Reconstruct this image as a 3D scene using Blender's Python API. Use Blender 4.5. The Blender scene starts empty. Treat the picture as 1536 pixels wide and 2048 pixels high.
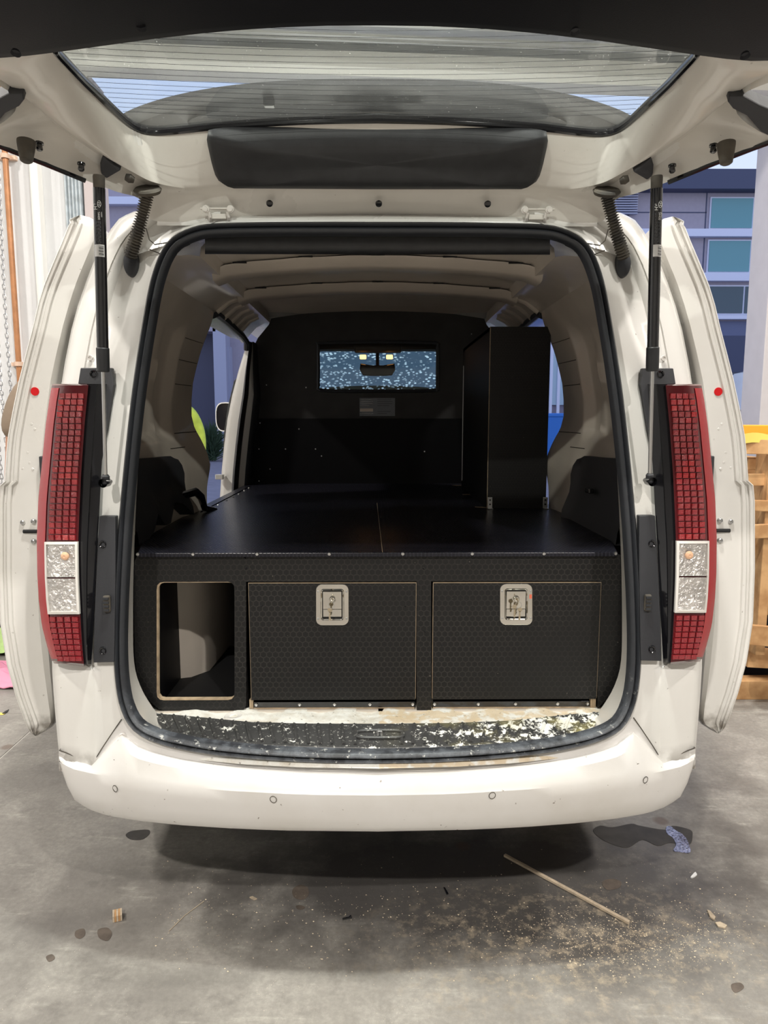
import bpy, math, random
from mathutils import Vector, Matrix

# ------------------------------------------------------------------ camera, world, lamps, exposure
SC = bpy.context.scene
COL = SC.collection
F_PX, TH, CAM_H, YAW = 1420.0, math.radians(7.46), 1.44, math.radians(0.48)
camd = bpy.data.cameras.new('camera')
cam = bpy.data.objects.new('camera', camd)
COL.objects.link(cam)
camd.sensor_fit = 'VERTICAL'
camd.sensor_height = 24.0
camd.lens = 24.0 * F_PX / 2048.0
camd.clip_start = 0.02
camd.clip_end = 400
cam.location = (0, 0, CAM_H)
cam.rotation_euler = (math.radians(90) - TH, 0, -YAW)
SC.camera = cam

world = bpy.data.worlds.new('world')
SC.world = world
world.use_nodes = True
wn = world.node_tree
wn.nodes.clear()
wo = wn.nodes.new('ShaderNodeOutputWorld')
wb = wn.nodes.new('ShaderNodeBackground')
wtc = wn.nodes.new('ShaderNodeTexCoord')
wsep = wn.nodes.new('ShaderNodeSeparateXYZ')
wr = wn.nodes.new('ShaderNodeValToRGB')
wr.color_ramp.elements[0].position = 0.0
wr.color_ramp.elements[0].color = (0.74, 0.80, 0.95, 1)
wr.color_ramp.elements[1].position = 0.6
wr.color_ramp.elements[1].color = (0.40, 0.52, 0.86, 1)
wn.links.new(wtc.outputs['Generated'], wsep.inputs[0])
wn.links.new(wsep.outputs['Z'], wr.inputs[0])
wn.links.new(wr.outputs[0], wb.inputs[0])
wn.links.new(wb.outputs[0], wo.inputs[0])
wb.inputs[1].default_value = 1.05

SC.view_settings.view_transform = 'Standard'
SC.view_settings.look = 'None'
SC.view_settings.exposure = 0.26
SC.view_settings.gamma = 1.0
SC.view_settings.use_curve_mapping = False
SC.cycles.max_bounces = 8
SC.cycles.diffuse_bounces = 4
SC.cycles.glossy_bounces = 4
SC.cycles.transmission_bounces = 8
SC.cycles.transparent_max_bounces = 12
SC.cycles.use_denoising = True

LAMPS = [  # x, y, z, power, size, colour
    (-1.40, -2.30, 4.45, 185, 0.14, (1.0, 0.95, 0.88)),
    (1.75, -1.95, 4.45, 150, 0.14, (1.0, 0.95, 0.89)),
    (0.05, 1.28, 4.60, 120, 0.20, (1.0, 0.96, 0.90)),
    (-4.40, 1.80, 5.30, 200, 0.40, (1.0, 0.95, 0.88)),
    (4.60, 1.60, 5.30, 180, 0.40, (1.0, 0.95, 0.88)),
    (0.50, 2.75, 5.40, 120, 0.40, (1.0, 0.96, 0.90)),  # added unseen lamp, brightens the header beam and the door roll
]

# ------------------------------------------------------------------ photograph geometry
ct, st = math.cos(TH), math.sin(TH)
def pix(hx, y, Y):
    """half-offset in pixels from the van's axis, pixel row, distance -> point (van symmetric about X=0)"""
    v = (1024 - y) / F_PX
    t = Y / (ct + v * st)
    return Vector((hx / F_PX * t, Y, CAM_H + t * (-st + v * ct)))
def ray(x, y):
    u, v = (x - 768) / F_PX, (1024 - y) / F_PX
    d = Vector((u, ct + v * st, -st + v * ct))
    c, s = math.cos(YAW), math.sin(YAW)
    return Vector((d.x * c + d.y * s, -d.x * s + d.y * c, d.z))
def P(x, y, Y=None, Z=None):
    d = ray(x, y)
    t = Y / d.y if Y is not None else (Z - CAM_H) / d.z
    return Vector((0, 0, CAM_H)) + d * t
def lerp(a, b, t): return a + (b - a) * t
def interp(tab, k):
    if k <= tab[0][0]: return tab[0][1]
    for (a, va), (b, vb) in zip(tab, tab[1:]):
        if k <= b: return va + (vb - va) * (k - a) / (b - a)
    return tab[-1][1]
def rearY(X, Z):
    return 1.69 + 0.20 * max(0, (Z - 0.55) / 1.4) ** 1.3 + 0.10 * (X / 0.8) ** 2
def S(hx, y, off=0.0):
    Y = 1.8
    for _ in range(12):
        p = pix(hx, y, Y)
        Y = rearY(p.x, p.z) + off
    return pix(hx, y, Y)
def cr(pts, n, closed=False):
    """Catmull-Rom resample"""
    pts = [Vector(p) for p in pts]
    out = []
    m = len(pts)
    segs = m if closed else m - 1
    for i in range(segs):
        if closed:
            p0, p1, p2, p3 = (pts[(i + k - 1) % m] for k in range(4))
        else:
            p1, p2 = pts[i], pts[i + 1]
            p0 = pts[i - 1] if i else p1 * 2 - p2
            p3 = pts[i + 2] if i + 2 < m else p2 * 2 - p1
        for j in range(n):
            t = j / n
            out.append(0.5 * ((2 * p1) + (p2 - p0) * t + (2 * p0 - 5 * p1 + 4 * p2 - p3) * t * t + (3 * p1 - p0 - 3 * p2 + p3) * t ** 3))
    if not closed: out.append(pts[-1])
    return out
def even(pts, n, closed=False):
    """n points spread evenly along a polyline"""
    q = list(pts) + ([pts[0]] if closed else [])
    L = [0]
    for a, b in zip(q, q[1:]): L.append(L[-1] + (b - a).length)
    out = []
    cnt = n if closed else n - 1
    j = 0
    for i in range(n):
        d = L[-1] * i / cnt
        while j < len(L) - 2 and L[j + 1] < d: j += 1
        s = (d - L[j]) / max(1e-9, L[j + 1] - L[j])
        out.append(q[j].lerp(q[j + 1], min(1, s)))
    return out

# ------------------------------------------------------------------ mesh helpers
class MB:
    def __init__(s): s.v, s.f, s.m = [], [], []
    def add(s, verts, faces, mi=0):
        b = len(s.v)
        s.v += [Vector(p) for p in verts]
        for f in faces:
            s.f.append([b + i for i in f]); s.m.append(mi)
        return s
    def grid(s, rows, mi=0, closeu=False, closev=False):
        n, m = len(rows), len(rows[0])
        fs = []
        for i in range(n - (0 if closev else 1)):
            for j in range(m - (0 if closeu else 1)):
                fs.append((i * m + j, i * m + (j + 1) % m, ((i + 1) % n) * m + (j + 1) % m, ((i + 1) % n) * m + j))
        return s.add([p for r in rows for p in r], fs, mi)
    def box(s, a, b, mi=0, M=None):
        x0, y0, z0 = a; x1, y1, z1 = b
        v = [Vector(p) for p in ((x0,y0,z0),(x1,y0,z0),(x1,y1,z0),(x0,y1,z0),(x0,y0,z1),(x1,y0,z1),(x1,y1,z1),(x0,y1,z1))]
        if M is not None: v = [M @ p for p in v]
        return s.add(v, [(0,3,2,1),(4,5,6,7),(0,1,5,4),(1,2,6,5),(2,3,7,6),(3,0,4,7)], mi)
    def prism(s, poly, vec, mi=0):
        n = len(poly); vec = Vector(vec)
        poly = [Vector(p) for p in poly]
        return s.add(poly + [p + vec for p in poly], [tuple(range(n)), tuple(range(2*n-1, n-1, -1))] + [(i, i + n, (i + 1) % n + n, (i + 1) % n) for i in range(n)], mi)
    def tube(s, path, r, seg=10, mi=0, caps=True, closed=False, flat=1.0):
        path = [Vector(p) for p in path]
        n = len(path)
        rad = r if isinstance(r, (list, tuple)) else [r] * n
        rows = []; up = None
        for i, p in enumerate(path):
            if closed: t = path[(i + 1) % n] - path[i - 1]
            else: t = path[min(i + 1, n - 1)] - path[max(i - 1, 0)]
            if t.length < 1e-9: t = Vector((0, 0, 1))
            t.normalize()
            if up is None:
                up = Vector((0, 0, 1)) if abs(t.z) < 0.9 else Vector((0, 1, 0))
            a = (up - t * up.dot(t)).normalized(); up = a
            b = t.cross(a)
            rows.append([p + (a * math.cos(2 * math.pi * k / seg) + b * math.sin(2 * math.pi * k / seg) * flat) * rad[i] for k in range(seg)])
        s.grid(rows, mi, closeu=True, closev=closed)
        if caps and not closed:
            s.add(rows[0], [tuple(range(seg - 1, -1, -1))], mi); s.add(rows[-1], [tuple(range(seg))], mi)
        return s
    def lathe(s, prof, origin, axis, seg=20, mi=0):
        """prof = [(distance along axis, radius)]"""
        axis = Vector(axis).normalized(); o = Vector(origin)
        a = axis.orthogonal().normalized(); b = axis.cross(a)
        rows = [[o + axis * d + (a * math.cos(2*math.pi*k/seg) + b * math.sin(2*math.pi*k/seg)) * r for k in range(seg)] for d, r in prof]
        return s.grid(rows, mi, closeu=True)
    def plate(s, outer, inner, vec, mi=0, mi_edge=None):
        """ring between two matched loops with thickness vec"""
        vec = Vector(vec); me = mi if mi_edge is None else mi_edge
        O = [Vector(p) for p in outer]; I = [Vector(p) for p in inner]
        O2 = [p + vec for p in O]; I2 = [p + vec for p in I]
        s.grid([O, I], mi, closeu=True); s.grid([I2, O2], mi, closeu=True)
        s.grid([I, I2], me, closeu=True); s.grid([O2, O], mi, closeu=True)
        return s
    def mirror(s):
        n = len(s.v)
        s.v += [Vector((-p.x, p.y, p.z)) for p in s.v]
        s.f += [[n + i for i in reversed(f)] for f in s.f]; s.m += list(s.m)
        return s
    def flip(s, side):
        if side < 0:
            s.v = [Vector((-p.x, p.y, p.z)) for p in s.v]
            s.f = [list(reversed(f)) for f in s.f]
        return s
    def mesh(s, name, mats, smooth=True, angle=35, merge=True):
        me = bpy.data.meshes.new(name)
        me.from_pydata([tuple(p) for p in s.v], [], s.f)
        for m_ in (mats if isinstance(mats, (list, tuple)) else [mats]): me.materials.append(m_)
        me.polygons.foreach_set('material_index', s.m)
        if merge:
            import bmesh
            bm = bmesh.new(); bm.from_mesh(me)
            bmesh.ops.remove_doubles(bm, verts=bm.verts, dist=1e-5)
            bmesh.ops.recalc_face_normals(bm, faces=bm.faces)
            bm.to_mesh(me); bm.free()
        me.update()
        if smooth:
            me.polygons.foreach_set('use_smooth', [True] * len(me.polygons))
            me.set_sharp_from_angle(angle=math.radians(angle))
        return me
    def build(s, name, mats, parent=None, smooth=True, angle=35, bevel=0, subsurf=0, merge=True):
        c = sum(s.v, Vector()) / max(1, len(s.v))
        s.v = [p - c for p in s.v]
        me = s.mesh(name, mats, smooth, angle, merge)
        o = bpy.data.objects.new(name, me)
        COL.objects.link(o)
        o.location = c
        if parent is not None:
            o.parent = parent
            o.matrix_parent_inverse = Matrix.Translation(-wloc(parent))
        if bevel:
            b = o.modifiers.new('bevel', 'BEVEL'); b.width = bevel; b.segments = 2; b.limit_method = 'ANGLE'; b.angle_limit = math.radians(40)
        if subsurf:
            b = o.modifiers.new('sub', 'SUBSURF'); b.levels = subsurf; b.render_levels = subsurf
        return o
def wloc(o):
    l = Vector(o.location)
    if o.parent is not None:
        l = wloc(o.parent) + o.matrix_parent_inverse.translation + l
    return l
def thing(name, label, cat, loc=(0, 0, 0), group=None):
    o = bpy.data.objects.new(name, None); COL.objects.link(o)
    o.empty_display_size = 0.05
    o.location = loc
    o['label'] = label; o['category'] = cat
    if group: o['group'] = group
    return o
def tag(o, label=None, cat=None, group=None, kind=None):
    if label: o['label'] = label
    if cat: o['category'] = cat
    if group: o['group'] = group
    if kind: o['kind'] = kind
    return o
def inst(me, name, loc, parent, rot=None, scale=None):
    o = bpy.data.objects.new(name, me); COL.objects.link(o)
    M = Matrix.Translation(Vector(loc))
    if rot is not None: M = M @ rot
    if scale is not None: M = M @ Matrix.Diagonal((*scale, 1))
    if parent is not None:
        o.parent = parent; M2 = Matrix.Translation(-wloc(parent)); o.matrix_parent_inverse = M2
    o.matrix_basis = M
    return o
def text(body, size, loc, rot, mat_, name, parent, depth=0.0002):
    cu = bpy.data.curves.new('t', 'FONT'); cu.body = body; cu.size = size; cu.extrude = depth
    cu.align_x = 'CENTER'; cu.align_y = 'CENTER'
    to = bpy.data.objects.new('t', cu); COL.objects.link(to)
    bpy.context.view_layer.update()
    me = bpy.data.meshes.new_from_object(to.evaluated_get(bpy.context.evaluated_depsgraph_get()))
    bpy.data.objects.remove(to); bpy.data.curves.remove(cu)
    me.materials.clear(); me.materials.append(mat_)
    return inst(me, name, loc, parent, rot)

# ------------------------------------------------------------------ materials
def mat(name, col, rough=0.5, metal=0.0, coat=0.0, var=0.0, vscale=8.0, bump=0.0, bscale=60.0, spec=0.5, col2=None, emit=0.0, detail=6.0):
    m = bpy.data.materials.new(name); m.use_nodes = True
    nt = m.node_tree; b = nt.nodes['Principled BSDF']
    b.inputs['Base Color'].default_value = (*col, 1)
    b.inputs['Roughness'].default_value = rough
    b.inputs['Metallic'].default_value = metal
    b.inputs['Coat Weight'].default_value = coat
    b.inputs['Coat Roughness'].default_value = 0.08
    b.inputs['Specular IOR Level'].default_value = spec
    if emit:
        b.inputs['Emission Color'].default_value = (*col, 1); b.inputs['Emission Strength'].default_value = emit
    if var or bump or col2:
        geo = nt.nodes.new('ShaderNodeNewGeometry')
    if var or col2:
        n = nt.nodes.new('ShaderNodeTexNoise'); n.inputs['Scale'].default_value = vscale; n.inputs['Detail'].default_value = detail
        nt.links.new(geo.outputs['Position'], n.inputs['Vector'])
        r = nt.nodes.new('ShaderNodeValToRGB')
        c2 = col2 or tuple(c * (1 - var) for c in col)
        r.color_ramp.elements[0].position = 0.35; r.color_ramp.elements[0].color = (*c2, 1)
        r.color_ramp.elements[1].position = 0.65; r.color_ramp.elements[1].color = (*col, 1)
        nt.links.new(n.outputs[0], r.inputs[0]); nt.links.new(r.outputs[0], b.inputs['Base Color'])
    if bump:
        n2 = nt.nodes.new('ShaderNodeTexNoise'); n2.inputs['Scale'].default_value = bscale; n2.inputs['Detail'].default_value = 4
        nt.links.new(geo.outputs['Position'], n2.inputs['Vector'])
        bp = nt.nodes.new('ShaderNodeBump'); bp.inputs['Strength'].default_value = bump; bp.inputs['Distance'].default_value = 0.01
        nt.links.new(n2.outputs[0], bp.inputs['Height']); nt.links.new(bp.outputs[0], b.inputs['Normal'])
    return m
class NT:
    """small node-maths helper"""
    def __init__(s, m): s.t = m.node_tree
    def n(s, typ, **k):
        nd = s.t.nodes.new(typ)
        for a, b in k.items(): setattr(nd, a, b)
        return nd
    def set(s, sock, v):
        if isinstance(v, bpy.types.NodeSocket): s.t.links.new(v, sock)
        else: sock.default_value = v
    def math(s, op, a, b=0.0, c=None, clamp=False):
        nd = s.n('ShaderNodeMath', operation=op, use_clamp=clamp)
        s.set(nd.inputs[0], a); s.set(nd.inputs[1], b)
        if c is not None: s.set(nd.inputs[2], c)
        return nd.outputs[0]
    def noise(s, vec, scale, detail=5, rough=0.5):
        nd = s.n('ShaderNodeTexNoise'); nd.inputs['Scale'].default_value = scale; nd.inputs['Detail'].default_value = detail; nd.inputs['Roughness'].default_value = rough
        s.t.links.new(vec, nd.inputs['Vector']); return nd.outputs[0]
    def ramp(s, fac, a, b, ca=(0, 0, 0), cb=(1, 1, 1)):
        r = s.n('ShaderNodeValToRGB'); e = r.color_ramp.elements
        e[0].position = a; e[0].color = (*ca, 1); e[1].position = b; e[1].color = (*cb, 1)
        s.t.links.new(fac, r.inputs[0]); return r.outputs[0]
    def mix(s, fac, a, b):
        nd = s.n('ShaderNodeMix', data_type='RGBA')
        s.set(nd.inputs[0], fac)
        for sock, v in ((nd.inputs[6], a), (nd.inputs[7], b)):
            s.set(sock, v if isinstance(v, bpy.types.NodeSocket) else (*v, 1))
        return nd.outputs[2]
    def sep(s, vec):
        nd = s.n('ShaderNodeSeparateXYZ'); s.t.links.new(vec, nd.inputs[0]); return nd.outputs
    def comb(s, x, y, z=0.0):
        nd = s.n('ShaderNodeCombineXYZ')
        for i, v in enumerate((x, y, z)): s.set(nd.inputs[i], v)
        return nd.outputs[0]
def glass(name, tint, refl=0.06, dirt=0.0, dirtcol=(0.6, 0.63, 0.6)):
    """clear pane: lets light straight through, reflects by angle, with a film of dirt"""
    m = bpy.data.materials.new(name); m.use_nodes = True
    g = NT(m); nt = m.node_tree; nt.nodes.clear()
    out = g.n('ShaderNodeOutputMaterial'); tr = g.n('ShaderNodeBsdfTransparent'); gl = g.n('ShaderNodeBsdfGlossy')
    tr.inputs[0].default_value = (*tint, 1); gl.inputs['Roughness'].default_value = 0.02
    fr = g.n('ShaderNodeFresnel'); fr.inputs[0].default_value = 1.45
    mx = g.n('ShaderNodeMixShader')
    nt.links.new(fr.outputs[0], mx.inputs[0]); nt.links.new(tr.outputs[0], mx.inputs[1]); nt.links.new(gl.outputs[0], mx.inputs[2])
    last = mx.outputs[0]
    if dirt:
        geo = g.n('ShaderNodeNewGeometry')
        a = g.noise(geo.outputs['Position'], 3.0, 8, 0.65); b = g.noise(geo.outputs['Position'], 240.0, 2)
        f = g.math('ADD', g.math('MULTIPLY', g.ramp(a, 0.3, 0.75), dirt), g.math('MULTIPLY', g.ramp(b, 0.70, 0.76), 0.5))
        df = g.n('ShaderNodeBsdfDiffuse'); df.inputs[0].default_value = (*dirtcol, 1)
        tl = g.n('ShaderNodeBsdfTranslucent'); tl.inputs[0].default_value = (*dirtcol, 1)
        m0 = g.n('ShaderNodeMixShader'); m0.inputs[0].default_value = 0.5
        nt.links.new(df.outputs[0], m0.inputs[1]); nt.links.new(tl.outputs[0], m0.inputs[2])
        m2 = g.n('ShaderNodeMixShader')
        nt.links.new(f, m2.inputs[0]); nt.links.new(last, m2.inputs[1]); nt.links.new(m0.outputs[0], m2.inputs[2]); last = m2.outputs[0]
    nt.links.new(last, out.inputs[0])
    return m
def paint_mat(name, col, dirt=0.25, rough=0.22):
    m = mat(name, col, rough, coat=0.5)
    g = NT(m); b = m.node_tree.nodes['Principled BSDF']
    geo = g.n('ShaderNodeNewGeometry'); pos = geo.outputs['Position']
    big = g.noise(pos, 2.5, 8, 0.6); sp = g.noise(pos, 85.0, 2); mid = g.noise(pos, 22.0, 5)
    c = g.mix(g.math('MULTIPLY', g.ramp(big, 0.45, 0.75), dirt), col, (col[0]*0.72, col[1]*0.68, col[2]*0.60))
    c = g.mix(g.math('MULTIPLY', g.math('MULTIPLY', g.ramp(sp, 0.72, 0.75), g.ramp(mid, 0.5, 0.6)), dirt * 2.2), c, (0.12, 0.09, 0.06))
    if name == 'white_paint':
        z_ = g.sep(pos)[2]
        c = g.mix(g.math('MULTIPLY', g.ramp(z_, .50, .585, (1, 1, 1), (0, 0, 0)), g.ramp(mid, .38, .60)), c, (.10, .075, .05))
    m.node_tree.links.new(c, b.inputs['Base Color'])
    m.node_tree.links.new(g.math('ADD', g.math('MULTIPLY', big, 0.25), rough - 0.1), b.inputs['Roughness'])
    return m
def hex_mat(name, axes, pitch, base, line, r0, r1, metal=0.0):
    """phenolic ply printed with a hexagon mesh"""
    m = mat(name, base, r0, spec=0.35); g = NT(m); b = m.node_tree.nodes['Principled BSDF']
    geo = g.n('ShaderNodeNewGeometry'); q = g.sep(geo.outputs['Position'])
    px = g.math('DIVIDE', q[axes[0]], pitch); py = g.math('DIVIDE', q[axes[1]], pitch)
    r3 = 1.7320508
    def cell(ox, oy):
        ax = g.math('SUBTRACT', g.math('FLOORED_MODULO', g.math('ADD', px, ox), 1.0), 0.5)
        ay = g.math('SUBTRACT', g.math('FLOORED_MODULO', g.math('ADD', py, oy), r3), r3 / 2)
        return ax, ay
    ax, ay = cell(0, 0); bx, by = cell(0.5, r3 / 2)
    def d2(x, y): return g.math('ADD', g.math('MULTIPLY', x, x), g.math('MULTIPLY', y, y))
    def hd(x, y):
        x = g.math('ABSOLUTE', x); y = g.math('ABSOLUTE', y)
        return g.math('MAXIMUM', x, g.math('ADD', g.math('MULTIPLY', x, 0.5), g.math('MULTIPLY', y, r3 / 2)))
    h = g.math('MINIMUM', hd(ax, ay), hd(bx, by))
    edge = g.ramp(h, 0.40, 0.44)
    pos = geo.outputs['Position']
    wear = g.ramp(g.noise(pos, 3.0, 3), 0.38, 0.6)
    f = g.math('MULTIPLY', edge, g.math('ADD', g.math('MULTIPLY', wear, 0.7), 0.3))
    c = g.mix(f, base, line)
    sp = g.ramp(g.noise(pos, 150.0, 2), 0.735, 0.76)
    c = g.mix(g.math('MULTIPLY', sp, 0.5), c, (0.2, 0.18, 0.15))
    m.node_tree.links.new(c, b.inputs['Base Color'])
    rr = g.math('ADD', r0, g.math('MULTIPLY', edge, r1 - r0))
    m.node_tree.links.new(rr, b.inputs['Roughness'])
    bp = g.n('ShaderNodeBump'); bp.inputs['Strength'].default_value = 0.25; bp.inputs['Distance'].default_value = 0.001
    m.node_tree.links.new(edge, bp.inputs['Height']); m.node_tree.links.new(bp.outputs[0], b.inputs['Normal'])
    return m

WHITE = (0.745, 0.732, 0.70)
M = {}
M['paint'] = paint_mat('white_paint', WHITE)
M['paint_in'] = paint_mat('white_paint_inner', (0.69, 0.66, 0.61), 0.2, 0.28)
M['paint_bump'] = paint_mat('white_paint_bumper', (0.69, 0.672, 0.65), 0.45, 0.3)
M['primer'] = mat('inner_primer', (0.66, 0.59, 0.51), 0.35, coat=0.3, var=0.12, vscale=5)
M['black'] = mat('black_plastic', (0.022, 0.023, 0.026), 0.5, var=0.3, vscale=30, bump=0.05, bscale=400)
M['trim'] = mat('trim_plastic', (0.030, 0.031, 0.036), 0.55, bump=0.08, bscale=500)
M['gloss'] = mat('gloss_black', (0.008, 0.008, 0.010), 0.12, coat=0.6)
def seal_mat():
    m = mat('seal_rubber', (0.024, 0.025, 0.028), 0.45); g = NT(m); b = m.node_tree.nodes['Principled BSDF']
    pos = g.n('ShaderNodeNewGeometry').outputs['Position']; q = g.sep(pos)
    low = g.ramp(q[2], .60, .80, (1, 1, 1), (0, 0, 0))
    c = g.mix(g.math('MULTIPLY', g.ramp(g.noise(pos, 16, 8, .7), .42, .66), g.math('ADD', g.math('MULTIPLY', low, .85), .03)), (0.024, 0.026, 0.031), (.13, .145, .165))
    c = g.mix(g.math('MULTIPLY', g.math('MULTIPLY', g.ramp(g.noise(pos, 45, 5, .7), .60, .66), low), .8), c, (.60, .60, .56))
    m.node_tree.links.new(c, b.inputs['Base Color'])
    return m
M['rubber'] = seal_mat()
M['dustrub'] = mat('dusty_rubber', (0.045, 0.040, 0.035), 0.75, col2=(0.10, 0.085, 0.065), vscale=20)
M['chrome'] = mat('polished_steel', (0.66, 0.64, 0.59), 0.10, 1.0)
M['steel'] = mat('zinc_steel', (0.62, 0.62, 0.62), 0.3, 1.0)
M['ply'] = mat('plywood_edge', (0.50, 0.38, 0.25), 0.6, var=0.35, vscale=40)
M['void'] = mat('dark_inside', (0.006, 0.006, 0.007), 0.7)
M['hex'] = hex_mat('hex_ply_front', (0, 2), 0.0172, (0.0085, 0.008, 0.008), (0.026, 0.024, 0.022), 0.50, 0.38)
M['hexdeck'] = hex_mat('hex_ply_deck', (0, 1), 0.0105, (0.011, 0.011, 0.017), (0.022, 0.022, 0.032), 0.27, 0.40)
M['hexcab'] = hex_mat('hex_ply_cabinet', (0, 2), 0.0120, (0.011, 0.010, 0.010), (0.018, 0.017, 0.016), 0.45, 0.35)
M['bulk'] = mat('bulkhead_felt', (0.040, 0.038, 0.037), 0.75, var=0.2, vscale=12)
M['plyblk'] = mat('black_ply', (0.004, 0.004, 0.005), 0.5, spec=0.15)
M['red_deep'] = mat('red_lens_deep', (0.075, 0.003, 0.006), 0.2, coat=0.5)
M['red_strip'] = mat('red_lens_strip', (0.34, 0.002, 0.008), 0.25, coat=0.3)
M['red_cell'] = mat('red_reflector', (0.27, 0.004, 0.010), 0.22, coat=0.8, bump=0.6, bscale=500)
M['red_cell_dark'] = mat('red_reflector_low', (0.26, 0.003, 0.010), 0.15, coat=0.8, bump=0.5, bscale=400)
M['sticker'] = mat('red_sticker', (0.62, 0.004, 0.008), 0.4)
M['clear'] = mat('clear_lens', (0.80, 0.77, 0.74), 0.22, 0.75, coat=1.0, bump=0.9, bscale=90, var=0.3, vscale=40)
M['lensframe'] = mat('lens_frame', (0.75, 0.72, 0.68), 0.25, coat=0.6)
M['amber'] = mat('amber_bulb', (0.80, 0.48, 0.30), 0.3, coat=0.8)
M['glass'] = glass('tailgate_glass', (0.80, 0.86, 0.85), dirt=0.085)
M['pane'] = glass('clear_pane', (0.80, 0.86, 0.86))
M['white'] = mat('white_print', (0.8, 0.8, 0.8), 0.5)
M['grey_lab'] = mat('grey_label', (0.16, 0.17, 0.19), 0.45)
M['tan_lab'] = mat('cream_label', (0.55, 0.47, 0.40), 0.5)
M['copper'] = mat('copper_pipe', (0.52, 0.24, 0.11), 0.4, 0.3, var=0.2, vscale=20)
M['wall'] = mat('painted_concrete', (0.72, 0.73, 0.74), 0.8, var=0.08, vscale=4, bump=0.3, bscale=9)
M['wallw'] = mat('white_steel', (0.85, 0.84, 0.80), 0.5)
M['galv'] = mat('galvanised', (0.50, 0.56, 0.60), 0.5, 0.3, var=0.25, vscale=25)
M['post'] = mat('grey_post', (0.60, 0.57, 0.59), 0.6, var=0.05)
M['door_sil'] = mat('roller_door_metal', (0.62, 0.62, 0.60), 0.30, 0.5, var=0.15, vscale=3)
M['dirtw'] = mat('ceiling_white', (0.60, 0.58, 0.54), 0.8)
M['wood'] = mat('pallet_timber', (0.66, 0.40, 0.19), 0.7, col2=(0.45, 0.24, 0.10), vscale=14)
M['woodp'] = mat('pale_timber', (0.60, 0.49, 0.36), 0.65, var=0.25, vscale=60)
M['asphalt'] = mat('asphalt', (0.25, 0.23, 0.26), 0.85, var=0.15, vscale=3)
M['bwall'] = mat('lilac_render', (0.40, 0.36, 0.42), 0.8, var=0.05)
M['bdark'] = mat('navy_cladding', (0.06, 0.07, 0.13), 0.6)
M['bband'] = mat('pale_band', (0.72, 0.74, 0.88), 0.6)
M['bteal'] = mat('teal_window_glass', (0.10, 0.30, 0.34), 0.08, coat=0.5)
M['bdkwin'] = mat('dark_window_glass', (0.02, 0.06, 0.09), 0.06, coat=0.5)
M['bcol'] = mat('column_blue', (0.42, 0.43, 0.54), 0.7)
M['leafg'] = mat('bush_leaf', (0.07, 0.12, 0.06), 0.7, var=0.4, vscale=10)
M['hivis'] = mat('hi_vis_cloth', (0.66, 0.80, 0.10), 0.8, bump=1.0, bscale=9, var=.25, vscale=9)
M['brown'] = mat('brown_cloth', (0.25, 0.19, 0.14), 0.9, bump=0.5, bscale=12)
M['navy'] = mat('navy_trousers', (0.03, 0.04, 0.07), 0.9)
M['skin'] = mat('skin', (0.50, 0.26, 0.17), 0.55)
M['hair'] = mat('hair', (0.04, 0.025, 0.018), 0.7)
M['boot'] = mat('boots', (0.05, 0.03, 0.02), 0.7)
M['eye'] = mat('eye_white', (0.7, 0.7, 0.68), 0.3)
M['lip'] = mat('lips', (0.42, 0.16, 0.13), 0.5)
M['pink'] = mat('pink_cloth', (0.75, 0.30, 0.42), 0.9)
M['green'] = mat('pale_green_cloth', (0.45, 0.62, 0.25), 0.85)
M['yellow'] = mat('yellow_strap', (0.90, 0.72, 0.16), 0.55)
M['orange'] = mat('amber_box', (0.85, 0.38, 0.03), 0.5)
M['bluebin'] = mat('blue_bin', (0.04, 0.20, 0.62), 0.5)
M['carred'] = mat('car_red', (0.40, 0.01, 0.03), 0.3, coat=0.5)
M['tyre'] = mat('tyre_rubber', (0.015, 0.015, 0.016), 0.8)
M['lampoff'] = mat('lamp_housing', (0.7, 0.7, 0.7), 0.4)
M['lampglow'] = mat('lamp_glow', (1.0, 0.95, 0.86), 0.5, emit=10.0)
M['domeglow'] = mat('dome_glow', (1.0, 0.42, 0.12), 0.5, emit=4.5)
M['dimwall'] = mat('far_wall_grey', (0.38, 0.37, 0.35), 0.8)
M['red_cell2'] = mat('red_reflector_mid', (0.38, 0.007, 0.014), 0.2, coat=0.8, bump=0.6, bscale=500)
M['red_cell3'] = mat('red_reflector_lit', (0.55, 0.015, 0.02), 0.2, coat=0.8, bump=0.8, bscale=600)  # mid and lit cell reds: patchy reflected brightness put into the colour

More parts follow.
